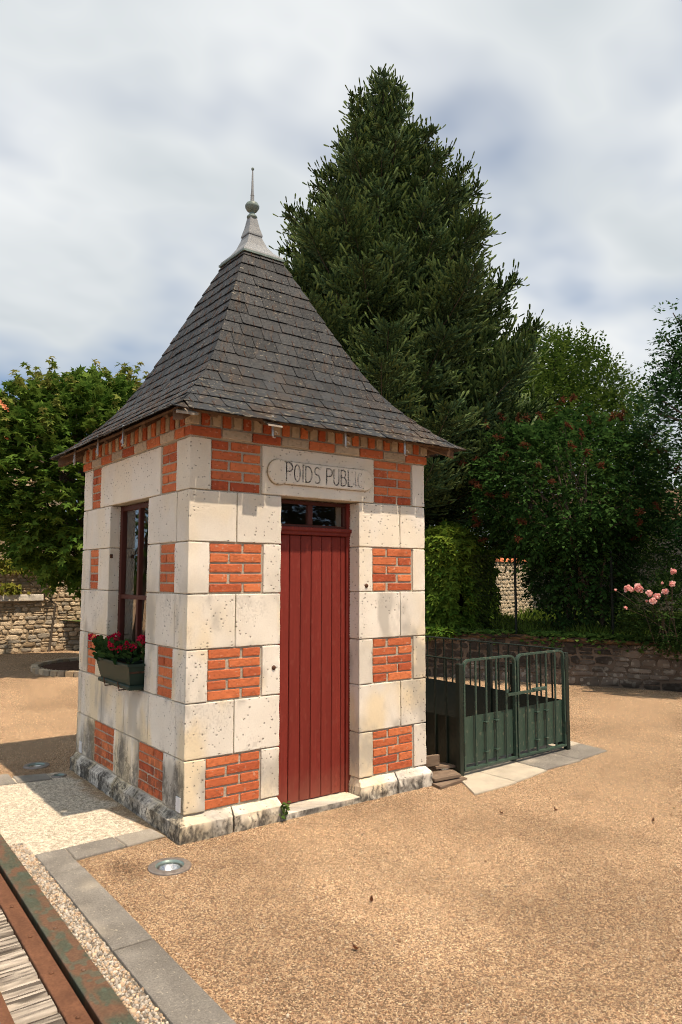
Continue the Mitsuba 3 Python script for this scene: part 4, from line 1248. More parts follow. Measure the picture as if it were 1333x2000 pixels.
def rubble_mesh(rng, cell, mapf, gap=0.008, bulge=0.03):
    a0, a1, b0, b1 = cell
    w, h = a1 - a0, b1 - b0
    n = 9
    ang = np.linspace(0, 2 * np.pi, n, endpoint=False) + rng.uniform(0, 0.6)
    ex = 0.55
    cx = np.sign(np.cos(ang)) * np.abs(np.cos(ang)) ** ex
    cy = np.sign(np.sin(ang)) * np.abs(np.sin(ang)) ** ex
    rad = rng.uniform(0.74, 1.10, n)
    S = (a0 + a1) / 2 + cx * rad * (w / 2 - gap)
    Z = (b0 + b1) / 2 + cy * rad * (h / 2 - gap)
    S = np.clip(S, a0 + gap * .4, a1 - gap * .4); Z = np.clip(Z, b0 + gap * .4, b1 - gap * .4)
    cs, cz_ = S.mean(), Z.mean()
    bl = bulge * rng.uniform(0.5, 1.2)
    ringA = (S, Z, np.full(n, -0.03)); ringB = (S, Z, np.full(n, bl * 0.55)); k = 0.74
    ringC = (cs + (S - cs) * k, cz_ + (Z - cz_) * k, bl * rng.uniform(0.8, 1.15, n))
    v = np.vstack([mapf(*ringA), mapf(*ringB), mapf(*ringC), mapf(np.array([cs]), np.array([cz_]), np.array([bl * 1.05]))])
    f = []
    for i in range(n):
        j = (i + 1) % n
        f += [[i, j, n + j], [i, n + j, n + i], [n + i, n + j, 2 * n + j], [n + i, 2 * n + j, 2 * n + i], [2 * n + i, 2 * n + j, 3 * n]]
    return v, np.array(f)


rng = np.random.default_rng(31)
lw = lambda s, z, d: on_wall(s, d, z)
more, cnt = [], 0
for c in rubble_stones(rng, 0.0, WLEN, 0.0, 0.63, 0.11, 0.36, 0.07, 0.15):
    m = rubble_mesh(rng, c, lw, 0.004, 0.013)
    uv = (rng.random(), 0)
    if 1.6 < c[0] < 7.6 and cnt < 290:
        obj('stone', m, 'damp_stone', core_k, uv=uv, smooth=False); cnt += 1
    else: more.append((m, uv))
v, f, uv = cat_uv(more); k_ = obj('more_stones', (v, f), 'damp_stone', 'low_garden_wall', uv=uv); labels[k_] = {'kind': 'stuff'}
s = 0.0
while s < WLEN - 0.2:
    w = rng.uniform(0.45, 0.85)
    e_ = min(s + w, WLEN)
    zt_ = wtop(s) + rng.uniform(-.012, .012)
    P = np.vstack([on_wall(np.array([s + .006, e_ - .006, e_ - .006, s + .006]), np.array([0.05, 0.05, -0.36, -0.36]) + rng.uniform(-.012, .012, 4), zt_ - 0.045),
                   on_wall(np.array([s + .014, e_ - .014, e_ - .014, s + .014]), np.array([0.035, 0.035, -0.34, -0.34]), zt_ + rng.uniform(-.008, .012))])
    m = trimesh.Trimesh(*hull(P)).subdivide_to_size(0.09, max_iter=8); m.merge_vertices()
    v = np.array(m.vertices); v += np.array(m.vertex_normals) * ((meshkit.fbm(v * 11, 3, 5) - 0.5) * 0.030)[:, None]
    obj('coping_slab', (v, np.array(m.faces)), 'mossy_coping', 'low_garden_wall', smooth=True)
    s = e_

# the garden behind it, one step higher
TZ = 0.640
q = [tuple(on_wall(np.array([-6.0]), np.array([-0.30]), 0)[0, :2]), tuple(on_wall(np.array([WLEN + 6]), np.array([-0.30]), 0)[0, :2]), (60, 60), (90, -40)]
tag(obj('garden_terrace', sheet(q, TZ), 'lawn_soil'), 'raised garden ground behind the low wall', kind='structure')

# long grass on the terrace
rng = np.random.default_rng(41)
n = 34000
s = rng.uniform(-0.5, 8.2, n); d = -0.36 - rng.random(n) ** 1.3 * 7.0
P = on_wall(s, d, TZ)
keep = meshkit.fbm(P * [1.3, 1.3, 0], 3, 6) > 0.40
P = P[keep]; n = len(P)
hgt = 0.10 + 0.20 * meshkit.fbm(P * [1.7, 1.7, 0] + 9, 2, 3) * rng.uniform(0.5, 1.3, n)
ax = np.column_stack([rng.normal(size=(n, 2)) * 0.33, np.ones(n)])
v, f, c = leaves(P, ax, rng.normal(size=(n, 3)) * [1, 1, 0.1], hgt * 1.25, (BLADE[0] * [1, 1.6, 1], BLADE[1]), colour(rng, n, (0.060, 0.115, 0.018), (0.165, 0.240, 0.046)))
tag(obj('garden_grass', (v, f), 'leaf', color=c), 'long green grass on the garden terrace behind the low wall', 'grass', kind='stuff')
# ivy creeping over the coping
n = 2600
s = rng.uniform(1.8, 6.6, n); a = meshkit.fbm(np.column_stack([s * 1.6, s * 0, s * 0]), 3, 8)
keep = rng.random(n) < np.clip((a - 0.36) * 5, 0.05, 1); s = s[keep]; n = len(s)
dd = rng.uniform(-0.45, 0.06, n); z = np.where(dd > 0.02, wtop(s) - rng.random(n) ** 2 * 0.16, wtop(s) + rng.uniform(0.0, 0.07, n))
P = on_wall(s, dd, z)
v, f, c = leaves(P, np.column_stack([rng.normal(size=(n, 2)), -0.2 * np.ones(n)]) + [*(wn * 0.6), 0], np.array([*(wn * 0.5), 1.0]) + rng.normal(size=(n, 3)) * 0.35, rng.uniform(0.045, 0.085, n), HEART, colour(rng, n, (0.035, 0.085, 0.018), (0.110, 0.180, 0.040)))
tag(obj('ivy', (v, f), 'leaf', color=c), 'green ivy creeping along the coping of the low wall', 'ivy', kind='stuff')

# chain-link fence
FE = 'chain_link_fence'
tag(FE, 'tall dark chain-link fence on posts behind the low wall', 'fence')
fz0, fz1, fd = 0.70, 1.95, -0.42
ms = []
step = 0.075
for k in np.arange(-1.3, 8.6, step):
    for sg in (1, -1):
        a = np.array([k, fz0]); b = np.array([k + sg * (fz1 - fz0), fz1])
        P = on_wall(np.array([a[0], b[0]]), np.array([fd + 0.002 * sg] * 2), np.array([a[1], b[1]]))
        if 0.2 < min(a[0], b[0]) and max(a[0], b[0]) < 8.4:
            ms.append(tube(P, 0.0017, 3, False))
k_ = obj('wire_mesh', cat(ms), 'wire', FE); labels[k_] = {'kind': 'stuff'}
for z in (fz0 + 0.04, 1.3, fz1):
    obj('line_wire', tube(on_wall(np.linspace(0.2, 8.4, 9), np.full(9, fd), z), 0.0026, 4, False), 'wire', FE)
for s in (0.6, 2.2, 3.62, 5.08, 6.6, 8.3):
    obj('post', tube(on_wall(np.array([s, s]), np.array([fd - .02] * 2), np.array([0.5, 2.02])), 0.021, 8), 'wire', FE)

# pebble-dashed garden wall behind the fence, with a tile coping
A, B = np.array([8.60, 5.76]), np.array([16.6, 8.45])
gd = (B - A) / np.linalg.norm(B - A); gn = np.array([gd[1], -gd[0]]); GL = np.linalg.norm(B - A)
gm = lambda s, d, z: np.stack([A[0] + gd[0] * s + gn[0] * d, A[1] + gd[1] * s + gn[1] * d, np.broadcast_to(z, np.shape(s))], -1)
tag('back_garden_wall', 'pale pebbled rubble wall with orange tile coping behind the fence', 'wall')
bw = obj('core', hull(np.vstack([gm(np.array([0, GL, GL, 0]), np.array([0, 0, -.3, -.3]), z) for z in (0.4, 1.93)])), 'pebbledash', 'back_garden_wall')
rng = np.random.default_rng(51)
cells = rubble_stones(rng, 0.1, 7.0, 0.62, 1.93, 0.10, 0.24, 0.07, 0.12)
ms = []
for c in cells:
    m = rubble_mesh(rng, c, lambda s, z, d: gm(s, d, z), 0.008, 0.018)
    ms.append((m, (0.75 + 0.25 * rng.random(), 0.1 + 0.3 * rng.random())))
for i, (m, uv) in enumerate(ms[:0]): pass
near = [i for i, c in enumerate(cells) if c[0] < 4.6][:290]
for i in near: obj('stone', ms[i][0], 'rubble_stone', bw, uv=ms[i][1])
v, f, uv = cat_uv([m for i, m in enumerate(ms) if i not in set(near)]); k_ = obj('more_stones', (v, f), 'rubble_stone', 'back_garden_wall', uv=uv); labels[k_] = {'kind': 'stuff'}
for s in np.arange(0.3, GL - 0.2, 0.22):
    ang = np.linspace(0, np.pi, 7)
    a, b = s + 0.005, s + 0.215
    ring = lambda ss, r: np.array([gm(np.array([ss]), np.array([-0.15 + r * 1.6 * math.cos(t)]), 1.93 + r * 0.75 * math.sin(t))[0] for t in ang])
    obj('coping_tile', hull(np.vstack([ring(a, 0.115), ring(b, 0.125)])), 'terracotta', 'back_garden_wall')


# ------------------------------------------------------------------ plants and trees
def plant(key, label, cat_, parts, group=None):
    tag(key, label, cat_, group)
    for nm, m, mat, col in parts:
        if m is not None:
            obj(nm, m, mat, key, color=col)


# virginia creeper over the end of the garden wall
rng = np.random.default_rng(61)
n = 13000
u = rng.random((n, 3))
fp = np.empty((n, 3)); fnn = np.empty((n, 3))
C0 = on_wall(np.array([6.02]), np.array([-0.36]), 0)[0]          # foot of the mass, behind the coping
face = rng.random(n)
ax1 = np.array([wd[0], wd[1], 0]); ax2 = np.array([-wn[0], -wn[1], 0])
front = face < 0.62
s_ = np.where(front, u[:, 0] ** 1.25 * 2.3, 0.0); d_ = np.where(front, 0.0, u[:, 0] ** 1.25 * 2.1); z_ = TZ + u[:, 1] * (1.62)
top_r = face > 0.9
s_ = np.where(top_r, u[:, 0] * 2.0, s_); d_ = np.where(top_r, u[:, 1] * 1.5, d_); z_ = np.where(top_r, TZ + 1.62, z_); z_ = np.where(z_ > TZ, TZ + (z_ - TZ) * (1 - 0.10 * (d_ / 2.1) ** 2 + 0.05 * np.sin(s_ * 5) - 0.05 * np.sin(d_ * 4 + 1)), z_)
bul = 0.24 * meshkit.fbm(np.column_stack([s_ * 1.7, d_ * 1.7, z_ * 1.7]), 3, 4) + rng.uniform(-0.13, 0.06, n)
nn_ = np.where(top_r[:, None], [0, 0, 1.0], np.where(front[:, None], np.append(wn, 0)[None], -ax1[None]))
fp = C0 + ax1 * s_[:, None] + ax2 * d_[:, None] + np.array([0, 0, 1.0]) * z_[:, None] + nn_ * bul[:, None]
hang = rng.random(1300)
s2 = rng.uniform(0.05, 2.2, 1300); z2 = wtop(7) + 0.05 - hang ** 1.4 * (0.62 * np.clip(meshkit.fbm(np.column_stack([s2 * 2.2, s2 * 0, s2 * 0]), 2, 3) * 1.9 - 0.35, 0.1, 1))
hp = on_wall(5.95 + s2, rng.uniform(0.05, 0.16, 1300), z2)
fp = np.vstack([fp, hp]); nn_ = np.vstack([nn_, np.tile(np.append(wn, 0.2), (1300, 1))]); n = len(fp)
axl = np.array([0, 0, -0.7]) + nn_ * 0.75 + rng.normal(size=(n, 3)) * 0.55
nrm = nn_ * 0.6 + np.array([0, 0, 0.9]) + rng.normal(size=(n, 3)) * 0.40
hi = np.clip((fp[:, 2] - 0.9) / 1.3, 0, 1)
v, f, c = leaves(fp, axl, nrm, rng.uniform(0.09, 0.15, n), PALM, colour(rng, n, (0.055, 0.135, 0.020), (0.215, 0.285, 0.042), 0.2, np.clip(0.25 + 0.6 * hi * rng.random(n) + 0.15 * rng.normal(size=n), 0, 1)))
tag('creeper', 'bright yellow-green creeper covering the garden wall end beside the weigh house', 'creeper')
obj('leaves', (v, f), 'leaf', 'creeper', color=c)
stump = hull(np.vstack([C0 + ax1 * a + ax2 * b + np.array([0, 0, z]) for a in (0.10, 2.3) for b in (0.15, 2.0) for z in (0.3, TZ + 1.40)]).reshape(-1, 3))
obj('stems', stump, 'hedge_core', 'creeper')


def spruce(key, label, foot, height, prof, seed):
    rng = np.random.default_rng(seed)
    foot = np.asarray(foot, float)
    pz, pr = np.array(prof).T
    S, D, LN, CT = [], [], [], []
    boughs = []
    shade_b = []
    z = 2.5
    while z < height - 0.15:
        Rz = np.interp(z, pz, pr)
        k = 8 if z < height * 0.8 else 6
        a0 = rng.uniform(0, 6.28)
        for i in range(k):
            a = a0 + i * 6.283 / k + rng.normal() * 0.18
            Lb = Rz * rng.uniform(0.78, 1.04) * (0.84 + 0.30 * float(meshkit.noise(np.array([[3 + 2.2 * math.cos(a), 3 + 2.2 * math.sin(a), z * 0.9]]), 4)[0]))
            up = np.interp(z / height, [0, 0.5, 0.85, 1], [0.0, 0.13, 0.42, 1.05]) + rng.normal() * 0.06
            dh = np.array([math.cos(a), math.sin(a), 0])
            base = foot + [0, 0, z]
            m = 9
            t = np.linspace(0, 1, m)[:, None]
            P = base + dh * Lb * t + np.array([0, 0, 1.0]) * Lb * (up * t - 0.34 * t * (1 - t) * (1 - z / height) * 2 + 0.10 * t ** 3)
            boughs.append(tube(P, np.linspace(0.028 * (0.4 + Lb / 3), 0.004, m), 4, False))
            ns = max(3, int(Lb / 0.085))
            ts = np.linspace(0.10, 0.99, ns)
            Q = np.column_stack([np.interp(ts, t[:, 0], P[:, j]) for j in range(3)])
            tang = unit(np.gradient(Q, axis=0))
            side = unit(np.cross(tang, [0, 0, 1.0]))
            upn = np.cross(side, tang)
            for sg in (1, -1):
                ls = (0.12 + 0.38 * Lb * np.minimum(1.0, (1 - ts) * 1.7 + 0.10) ** 0.75) * rng.uniform(0.7, 1.15, ns)
                ls = np.minimum(ls, 0.85)
                ds = unit(tang * 0.72 + side * sg * rng.uniform(0.55, 0.95, (ns, 1)) + upn * rng.normal(0.18, 0.34, (ns, 1)))
                # tertiary shoots along each secondary
                for j in range(9):
                    frac = (j + 0.5) / 9
                    live = ls * 10 > j * 0.9 if j > 1 else np.ones(ns, bool)
                    pos = Q + ds * (ls * frac)[:, None] + np.array([0, 0, 0.10]) * (ls * frac * frac)[:, None]
                    for sg2 in (1, -1):
                        dd = unit(ds * 0.9 + np.cross(ds, upn) * sg2 * rng.uniform(0.5, 1.0, (ns, 1)) + np.array([0, 0, 1.0]) * rng.normal(0.36, 0.34, (ns, 1)))
                        keep = live & (rng.random(ns) < (0.95 if math.cos(a) * 0.64 + math.sin(a) * 0.77 < 0.25 else 0.5))
                        S.append(pos[keep]); D.append(dd[keep]); LN.append(rng.uniform(0.10, 0.175, keep.sum()) * (1.1 if frac > .6 else .9))
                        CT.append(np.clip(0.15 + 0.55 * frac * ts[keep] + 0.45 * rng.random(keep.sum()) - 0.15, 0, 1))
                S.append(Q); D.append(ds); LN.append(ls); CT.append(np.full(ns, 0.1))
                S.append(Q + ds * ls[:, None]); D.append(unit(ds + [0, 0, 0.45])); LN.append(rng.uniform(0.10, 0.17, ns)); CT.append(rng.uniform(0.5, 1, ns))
        z += rng.uniform(0.27, 0.36) * (0.75 if z > height * 0.75 else 1)
    # leader
    n = 26
    zz = np.linspace(height - 0.6, height, n); aa = rng.uniform(0, 6.28, n)
    S.append(foot + np.column_stack([zz * 0, zz * 0, zz])); D.append(unit(np.column_stack([np.cos(aa) * 0.6, np.sin(aa) * 0.6, np.ones(n)]))); LN.append(rng.uniform(0.10, 0.22, n)); CT.append(rng.random(n))
    S, D, LN, CT = np.vstack(S), np.vstack(D), np.concatenate(LN), np.concatenate(CT)
    n = len(S)
    side = unit(np.cross(D, unit(rng.normal(size=(n, 3)))))
    tmpl = np.array([[0, 0.55, 0], [0, -0.55, 0], [0.80, -0.85, 0], [1.0, 0, 0], [0.80, 0.85, 0]])
    wdt = np.where(LN > 0.2, 0.014, rng.uniform(0.016, 0.023, n))
    vs, fs, cs = [], [], []
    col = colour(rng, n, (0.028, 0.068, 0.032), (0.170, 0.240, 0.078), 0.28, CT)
    for k in range(2):
        sd = side if k == 0 else np.cross(D, side)
        v = S[:, None] + tmpl[None, :, 0:1] * (LN[:, None, None] * D[:, None]) + tmpl[None, :, 1:2] * (wdt[:, None, None] * sd[:, None])
        vs.append(v.reshape(-1, 3)); fs.append((np.array([[0, 1, 2], [0, 2, 4], [2, 3, 4]])[None] + (np.arange(n) * 5 + k * 5 * n)[:, None, None]).reshape(-1, 3)); cs.append((col[:, None] * np.array([0.7, 0.7, 1.1, 1.35, 1.1])[None, :, None]).reshape(-1, 3))
    tag(key, label, 'tree')
    obj('trunk', tube([foot + [0, 0, -0.3], foot + [0, 0, height * 0.5], foot + [0, 0, height * 0.97]], [0.24, 0.13, 0.02], 10), 'bark', key)
    obj('branches', cat(boughs), 'bark', key)
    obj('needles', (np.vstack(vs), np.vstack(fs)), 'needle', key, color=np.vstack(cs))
    return n


spruce('spruce_tree', 'tall dark green spruce rising behind the slate roof', (7.49, 6.93, 0.6), 11.45,
       [(0.5, 3.4), (3.0, 3.5), (4.8, 3.10), (5.8, 2.78), (6.9, 2.38), (7.9, 1.90), (8.9, 1.40), (9.8, 0.95), (10.6, 0.56), (11.0, 0.36), (11.35, 0.08)], 71)

# fresh green hornbeam behind on the right
rng = np.random.default_rng(81)
items = []
p, d, u = crown(rng, (14.5, 8.8, 4.15), (3.45, 3.45, 4.15), 9000, 3, 0.45, 0.32, 2.4)
dirs = unit(d * 1.0 + np.array([0, 0, 0.45]) + rng.normal(size=d.shape) * 0.3)
p2, d2, u2 = crown(rng, (14.5, 8.8, 4.1), (3.0, 3.0, 3.7), 2600, 3, 0.15, 0.45, 2.4)
items.append(sprays(rng, p2, d2 + [0, 0, 0.4], 7, 0.55, 0.21, (0.030, 0.065, 0.014), (0.080, 0.130, 0.030)))
items.append(sprays(rng, p, dirs, 9, 0.44, 0.150, (0.034, 0.078, 0.015), (0.125, 0.180, 0.034)))
tr, lb = limbs(rng, (14.5, 8.8, 0.5), (14.5, 8.8, 6.2), p[u > 0.8][:40], 0.17)
v, f, c = merge_col(items)
plant('hornbeam_tree', 'fresh light green feathery tree between the spruce and the right edge', 'tree', [('trunk', tr, 'bark', None), ('limbs', lb, 'bark', None), ('foliage', (v, f), 'leaf', c)])

# lilac with faded brown flower heads
rng = np.random.default_rng(91)
LC = np.array([8.35, 2.95])
p, d, u = crown(rng, (LC[0] - 0.1, LC[1] + 0.15, 3.0), (1.55, 1.55, 1.25), 2300, 8, 0.40, 0.55, 2.6)
p_, d_, u_ = crown(rng, (LC[0], LC[1], 1.75), (0.85, 0.85, 0.95), 800, 9, 0.40, 0.5, 2.6)
p, d, u = np.vstack([p, p_]), np.vstack([d, d_]), np.concatenate([u, u_])
dirs = unit(d + np.array([0, 0, 0.35]) + rng.normal(size=d.shape) * 0.3)
v, f, c = sprays(rng, p, dirs, 7, 0.26, 0.092, (0.018, 0.052, 0.014), (0.060, 0.125, 0.032), HEART, droop=0.55, flat=0.5)
stems = []
for k in range(9):
    a = rng.uniform(0, 6.28); b = np.array([LC[0] + 0.28 * math.cos(a), LC[1] + 0.28 * math.sin(a), 0.55])
    g_ = p[rng.integers(len(p))]; mid = (b + g_) / 2 + [0, 0, 0.25]
    stems.append(tube([b, (b + mid) / 2 + rng.normal(size=3) * 0.05, mid, (mid + g_) / 2 + rng.normal(size=3) * 0.05, g_], np.linspace(0.032, 0.010, 5), 6, False))
for k in range(70):
    g_ = p[rng.integers(len(p))]; b = g_ + (np.array([LC[0], LC[1], 2.0]) - g_) * 0.55 + rng.normal(size=3) * 0.1
    stems.append(tube([b, (b + g_) / 2 + rng.normal(size=3) * 0.05, g_ ], np.linspace(0.010, 0.004, 3), 4, False))
plant('lilac_bush', 'tall lilac bush with rust-brown faded flower heads behind the low wall', 'shrub', [('stems', cat(stems), 'bark', None), ('foliage', (v, f), 'leaf', c)])
toc = np.array([*(EYE[:2] - LC), 0.6]); toc /= np.linalg.norm(toc)
ou = np.where((u > 0.80) & (p[:, 2] > 2.2) & (d @ toc > 0.05))[0]
for i in ou[:46]:
    n = 46
    t = rng.random(n)
    axd = unit(d[i] * 0.7 + rng.normal(size=3) * 0.5 + np.array([0, 0, 0.1]))
    q = p[i] + d[i] * 0.24 + axd * (t * 0.13)[:, None] + rng.normal(size=(n, 3)) * (0.028 * (1 - 0.6 * t))[:, None]
    v, f, c = leaves(q, rng.normal(size=(n, 3)), rng.normal(size=(n, 3)), rng.uniform(0.030, 0.046, n), DIAMOND, colour(rng, n, (0.060, 0.024, 0.014), (0.155, 0.062, 0.034), 0.25))
    b0 = p[i] + d[i] * 0.24
    sv, sf = tube([b0 - axd * 0.03, b0 + axd * 0.13], [0.016, 0.006], 5)
    v, f = cat([(v, f), (sv, sf)]); c = np.vstack([c, np.tile([0.09, 0.03, 0.016], (len(sv), 1))])
    obj('flower_head', (v, f), 'petal', 'lilac_bush', color=c)

# dark tree on the right edge
rng = np.random.default_rng(101)
cen = np.array([9.35, 0.75])
p, d, u = crown(rng, (cen[0], cen[1], 3.5), (1.62, 1.62, 2.05), 2500, 12, 0.4, 0.55, 2.8)
dirs = unit(d * 0.7 + np.array([0, 0, 0.6]) + rng.normal(size=d.shape) * 0.3)
it = [sprays(rng, p, dirs, 8, 0.34, 0.10, (0.016, 0.050, 0.018), (0.050, 0.110, 0.036), DIAMOND, droop=0.2)]
tops = np.array([[8.55, 1.45, 4.3], [8.62, 1.40, 4.75], [8.75, 1.30, 4.4], [8.70, 1.25, 4.0], [8.9, 1.2, 4.6], [8.5, 1.5, 3.9]])
for b in tops:
    m = 60; t = rng.random(m)
    q = b + np.column_stack([rng.normal(size=m) * 0.12, rng.normal(size=m) * 0.12, t * 0.95])
    it.append(sprays(rng, q, unit(np.column_stack([rng.normal(size=(m, 2)) * 0.8, rng.uniform(0.0, 0.7, m)])), 6, 0.20, 0.085, (0.025, 0.070, 0.028), (0.075, 0.140, 0.05)))
v, f, c = merge_col(it)
tr, lb = limbs(rng, (cen[0], cen[1], 0.5), (cen[0], cen[1], 4.2), np.vstack([p[u > 0.8][:26], tops + [0, 0, .9]]), 0.12)
plant('dark_tree', 'dark leafy tree with upright shoots at the right edge of the view', 'tree', [('trunk', tr, 'bark', None), ('limbs', lb, 'bark', None), ('foliage', (v, f), 'leaf', c)])

# trees massed behind
for i, (x, y, zc, R, Rz, lab, ca, cb) in enumerate(((19.0, 10.4, 3.1, 2.6, 2.8, 'dark evergreen thicket behind the pebbled garden wall', (0.012, 0.030, 0.012), (0.030, 0.062, 0.020)),
                                                    (15.6, 3.2, 2.7, 2.2, 2.3, 'dark green tree behind the lilac and the rose bush', (0.014, 0.038, 0.014), (0.040, 0.085, 0.026)),
                                                    (10.2, 9.2, 3.0, 2.3, 2.7, 'shaded evergreen growing below the spruce behind the creeper', (0.010, 0.026, 0.011), (0.026, 0.055, 0.018)),
                                                    (12.3, 1.5, 2.6, 1.5, 2.1, 'shaded green bush behind the roses at the right', (0.018, 0.045, 0.016), (0.055, 0.105, 0.030)))):
    rng = np.random.default_rng(110 + i)
    p, d, u = crown(rng, (x, y, zc), (R, R, Rz), 2300, i + 21, 0.3, 0.5, 2.2)
    p = p[p[:, 2] > 0.7]; d = d[:len(p)]
    v, f, c = sprays(rng, p, unit(p - [x, y, zc] + rng.normal(size=p.shape) * 0.4 + [0, 0, .4]), 7, 0.42, 0.13, ca, cb)
    tr, lb = limbs(rng, (x, y, 0.5), (x, y, zc + Rz * 0.5), p[:14], 0.13)
    key = 'background_tree' if i == 0 else f'background_tree_{i:03d}'
    plant(key, lab, 'tree', [('trunk', tr, 'bark', None), ('limbs', lb, 'bark', None), ('foliage', (v, f), 'leaf', c)])

rng = np.random.default_rng(119)
p, d, u = crown(rng, (12.0, -17.0, 4.2), (5.2, 2.2, 4.4), 3600, 27, 0.1, 0.4, 2.2)
v, f, c = sprays(rng, p, d + [0, 0, .3], 7, 0.5, 0.34, (0.012, 0.030, 0.010), (0.035, 0.065, 0.020))
tr, lb = limbs(rng, (12.0, -17.0, -0.1), (12.0, -17.0, 5.0), p[:12], 0.15)
plant('background_tree_004', 'dark tree across the square, mirrored in the panes over the red door', 'tree', [('trunk', tr, 'bark', None), ('limbs', lb, 'bark', None), ('foliage', (v, f), 'leaf', c)])

# bright shrub, rose bush with pink roses
rng = np.random.default_rng(121)
p, d, u = crown(rng, (9.45, 2.35, 1.35), (0.75, 0.75, 0.72), 900, 31, 0.35, 0.5)
p = np.vstack([p, ])
v, f, c = sprays(rng, p, unit(d + [0, 0, 0.5]), 7, 0.18, 0.055, (0.030, 0.080, 0.016), (0.085, 0.165, 0.032))
tr, lb = limbs(rng, (9.45, 2.35, 0.5), (9.45, 2.35, 1.4), p[:10], 0.03)
plant('green_shrub', 'low bright green shrub behind the pink roses', 'shrub', [('stems', lb, 'bark', None), ('foliage', (v, f), 'leaf', c)])
roses = [(7.16, 1.39, 1.43, 0.052), (7.23, 1.28, 1.45, 0.052), (7.21, 1.12, 1.38, 0.04), (7.25, 1.04, 1.34, 0.04), (7.19, 1.06, 1.28, 0.042), (7.22, 0.9, 1.41, 0.036), (7.27, 0.81, 1.67, 0.036), (7.26, 0.83, 1.51, 0.034), (7.16, 1.59, 1.42, 0.017), (7.29, 0.98, 1.52, 0.015), (7.19, 1.15, 1.28, 0.017), (7.14, 1.43, 1.18, 0.022)]
p, d, u = crown(rng, (7.78, 1.12, 1.10), (0.46, 0.70, 0.52), 620, 41, 0.2, 0.5)
v, f, c = sprays(rng, p, unit(d + [0, 0, 0.4]), 6, 0.16, 0.062, (0.022, 0.052, 0.015), (0.060, 0.105, 0.030), HEART)
canes = [tube([(7.80 + rng.normal() * .1, 1.15 + rng.normal() * .15, 0.55), ((7.8 + x) / 2, (1.15 + y) / 2, (z + .7) / 2 + 0.1), (x, y, z)], [0.007, 0.005, 0.003], 5, False) for x, y, z, r in roses]
plant('rose_bush', 'rose bush with large pink blooms behind the low wall at right', 'shrub', [('canes', cat(canes), 'bark', None), ('foliage', (v, f), 'leaf', c)])
for x, y, z, r in roses:
    n = 44
    dd = unit(rng.normal(size=(n, 3)) + np.array([-0.35, -0.25, 0.5]))
    t = np.linspace(0.25, 1, n)
    v, f, c = leaves(np.array([x, y, z]) + dd * (r * t * 0.75)[:, None], unit(np.cross(dd, rng.normal(size=(n, 3))) + dd * 0.35), dd, r * 0.95 * np.ones(n), ROUND, colour(rng, n, (0.82, 0.34, 0.33), (0.90, 0.66, 0.62), 0.06, t * rng.uniform(0.5, 1, n)))
    obj('bloom', (v - (0.5 * r * 0), f), 'petal', 'rose_bush', color=c)

# pale house glimpsed through the trees
HB = 'pale_house'
tag(HB, 'pale rendered house glimpsed through the foliage on the right', 'house')
ca_, sa_ = math.cos(0.4), math.sin(0.4)
rotp = lambda v: np.column_stack([20.5 + v[:, 0] * ca_ - v[:, 1] * sa_, 9.2 + v[:, 0] * sa_ + v[:, 1] * ca_, v[:, 2]])
obj('wall', xform(box(-3, 3, -4, 4, 0.4, 3.3), rotp), 'pale_render', HB)
obj('roof', xform(hull([(x, y, 3.25) for x in (-3.3, 3.3) for y in (-4.3, 4.3)] + [(0, y, 4.5) for y in (-4.3, 4.3)]), rotp), 'dark_timber', HB)
for y in (-2.4, 0.2, 2.6):
    wk = obj('window', xform(cbox(-3.05, -2.98, y - 0.5, y + 0.5, 1.6, 2.9, 0.01), rotp), 'white_plate', HB)
    obj('pane', xform(box(-3.06, -3.052, y - 0.42, y + 0.42, 1.68, 2.82), rotp), 'wire', wk)

# ------------------------------------------------------------------ left background: maple, bed, rubble house
MC = np.array([1.98, 8.50])


def maple(key, label, cx, cy, seed, n=3300, foot=None):
    rng = np.random.default_rng(seed)
    R = (1.70, 1.70, 1.84)
    p, d, u = crown(rng, (cx, cy, 3.28), R, n, seed, 0.30, 0.36, 2.6)
    dirs = unit(d * 0.8 + np.array([0, 0, 0.5]) + rng.normal(size=d.shape) * 0.3)
    hz_ = np.clip((p[:, 2] - 2.0) / 3.0, 0, 1)
    it = [sprays(rng, p, dirs, 6, 0.24, 0.150, (0.044, 0.108, 0.018), (0.150, 0.235, 0.044), PALM, droop=0.35, flat=0.4)]
    # young shoots standing out of the top, paler and tinged with bronze
    top = np.where((d[:, 2] > 0.25) & (u > 0.80))[0][:95]
    for i in top:
        m = 7; t = np.linspace(0.1, 1, m)
        q = p[i] + np.array([d[i, 0] * 0.2, d[i, 1] * 0.2, 0.42])[None] * t[:, None] * rng.uniform(0.5, 1.15)
        it.append(sprays(rng, q, unit(np.column_stack([rng.normal(size=(m, 2)), np.full(m, 0.1)])), 3, 0.09, 0.125, (0.120, 0.200, 0.036), (0.270, 0.235, 0.075), PALM, droop=0.6))
    v, f, c = merge_col(it)
    foot = (cx + 0.4, cy + 0.1, -0.05) if foot is None else foot
    tr, lb = limbs(rng, foot, (cx + 0.1, cy, 3.4), p[u > 0.7][:34], 0.11)
    plant(key, label, 'tree', [('trunk', tr, 'bark', None), ('limbs', lb, 'bark', None), ('foliage', (v, f), 'leaf', c)])


maple('maple_tree', 'round leafy maple tree with pale new shoots left of the weigh house', MC[0], MC[1], 131)
maple('maple_tree_001', 'second maple out of view to the left, mirrored in the weigh house window', -5.2, 13.4, 132, 900)

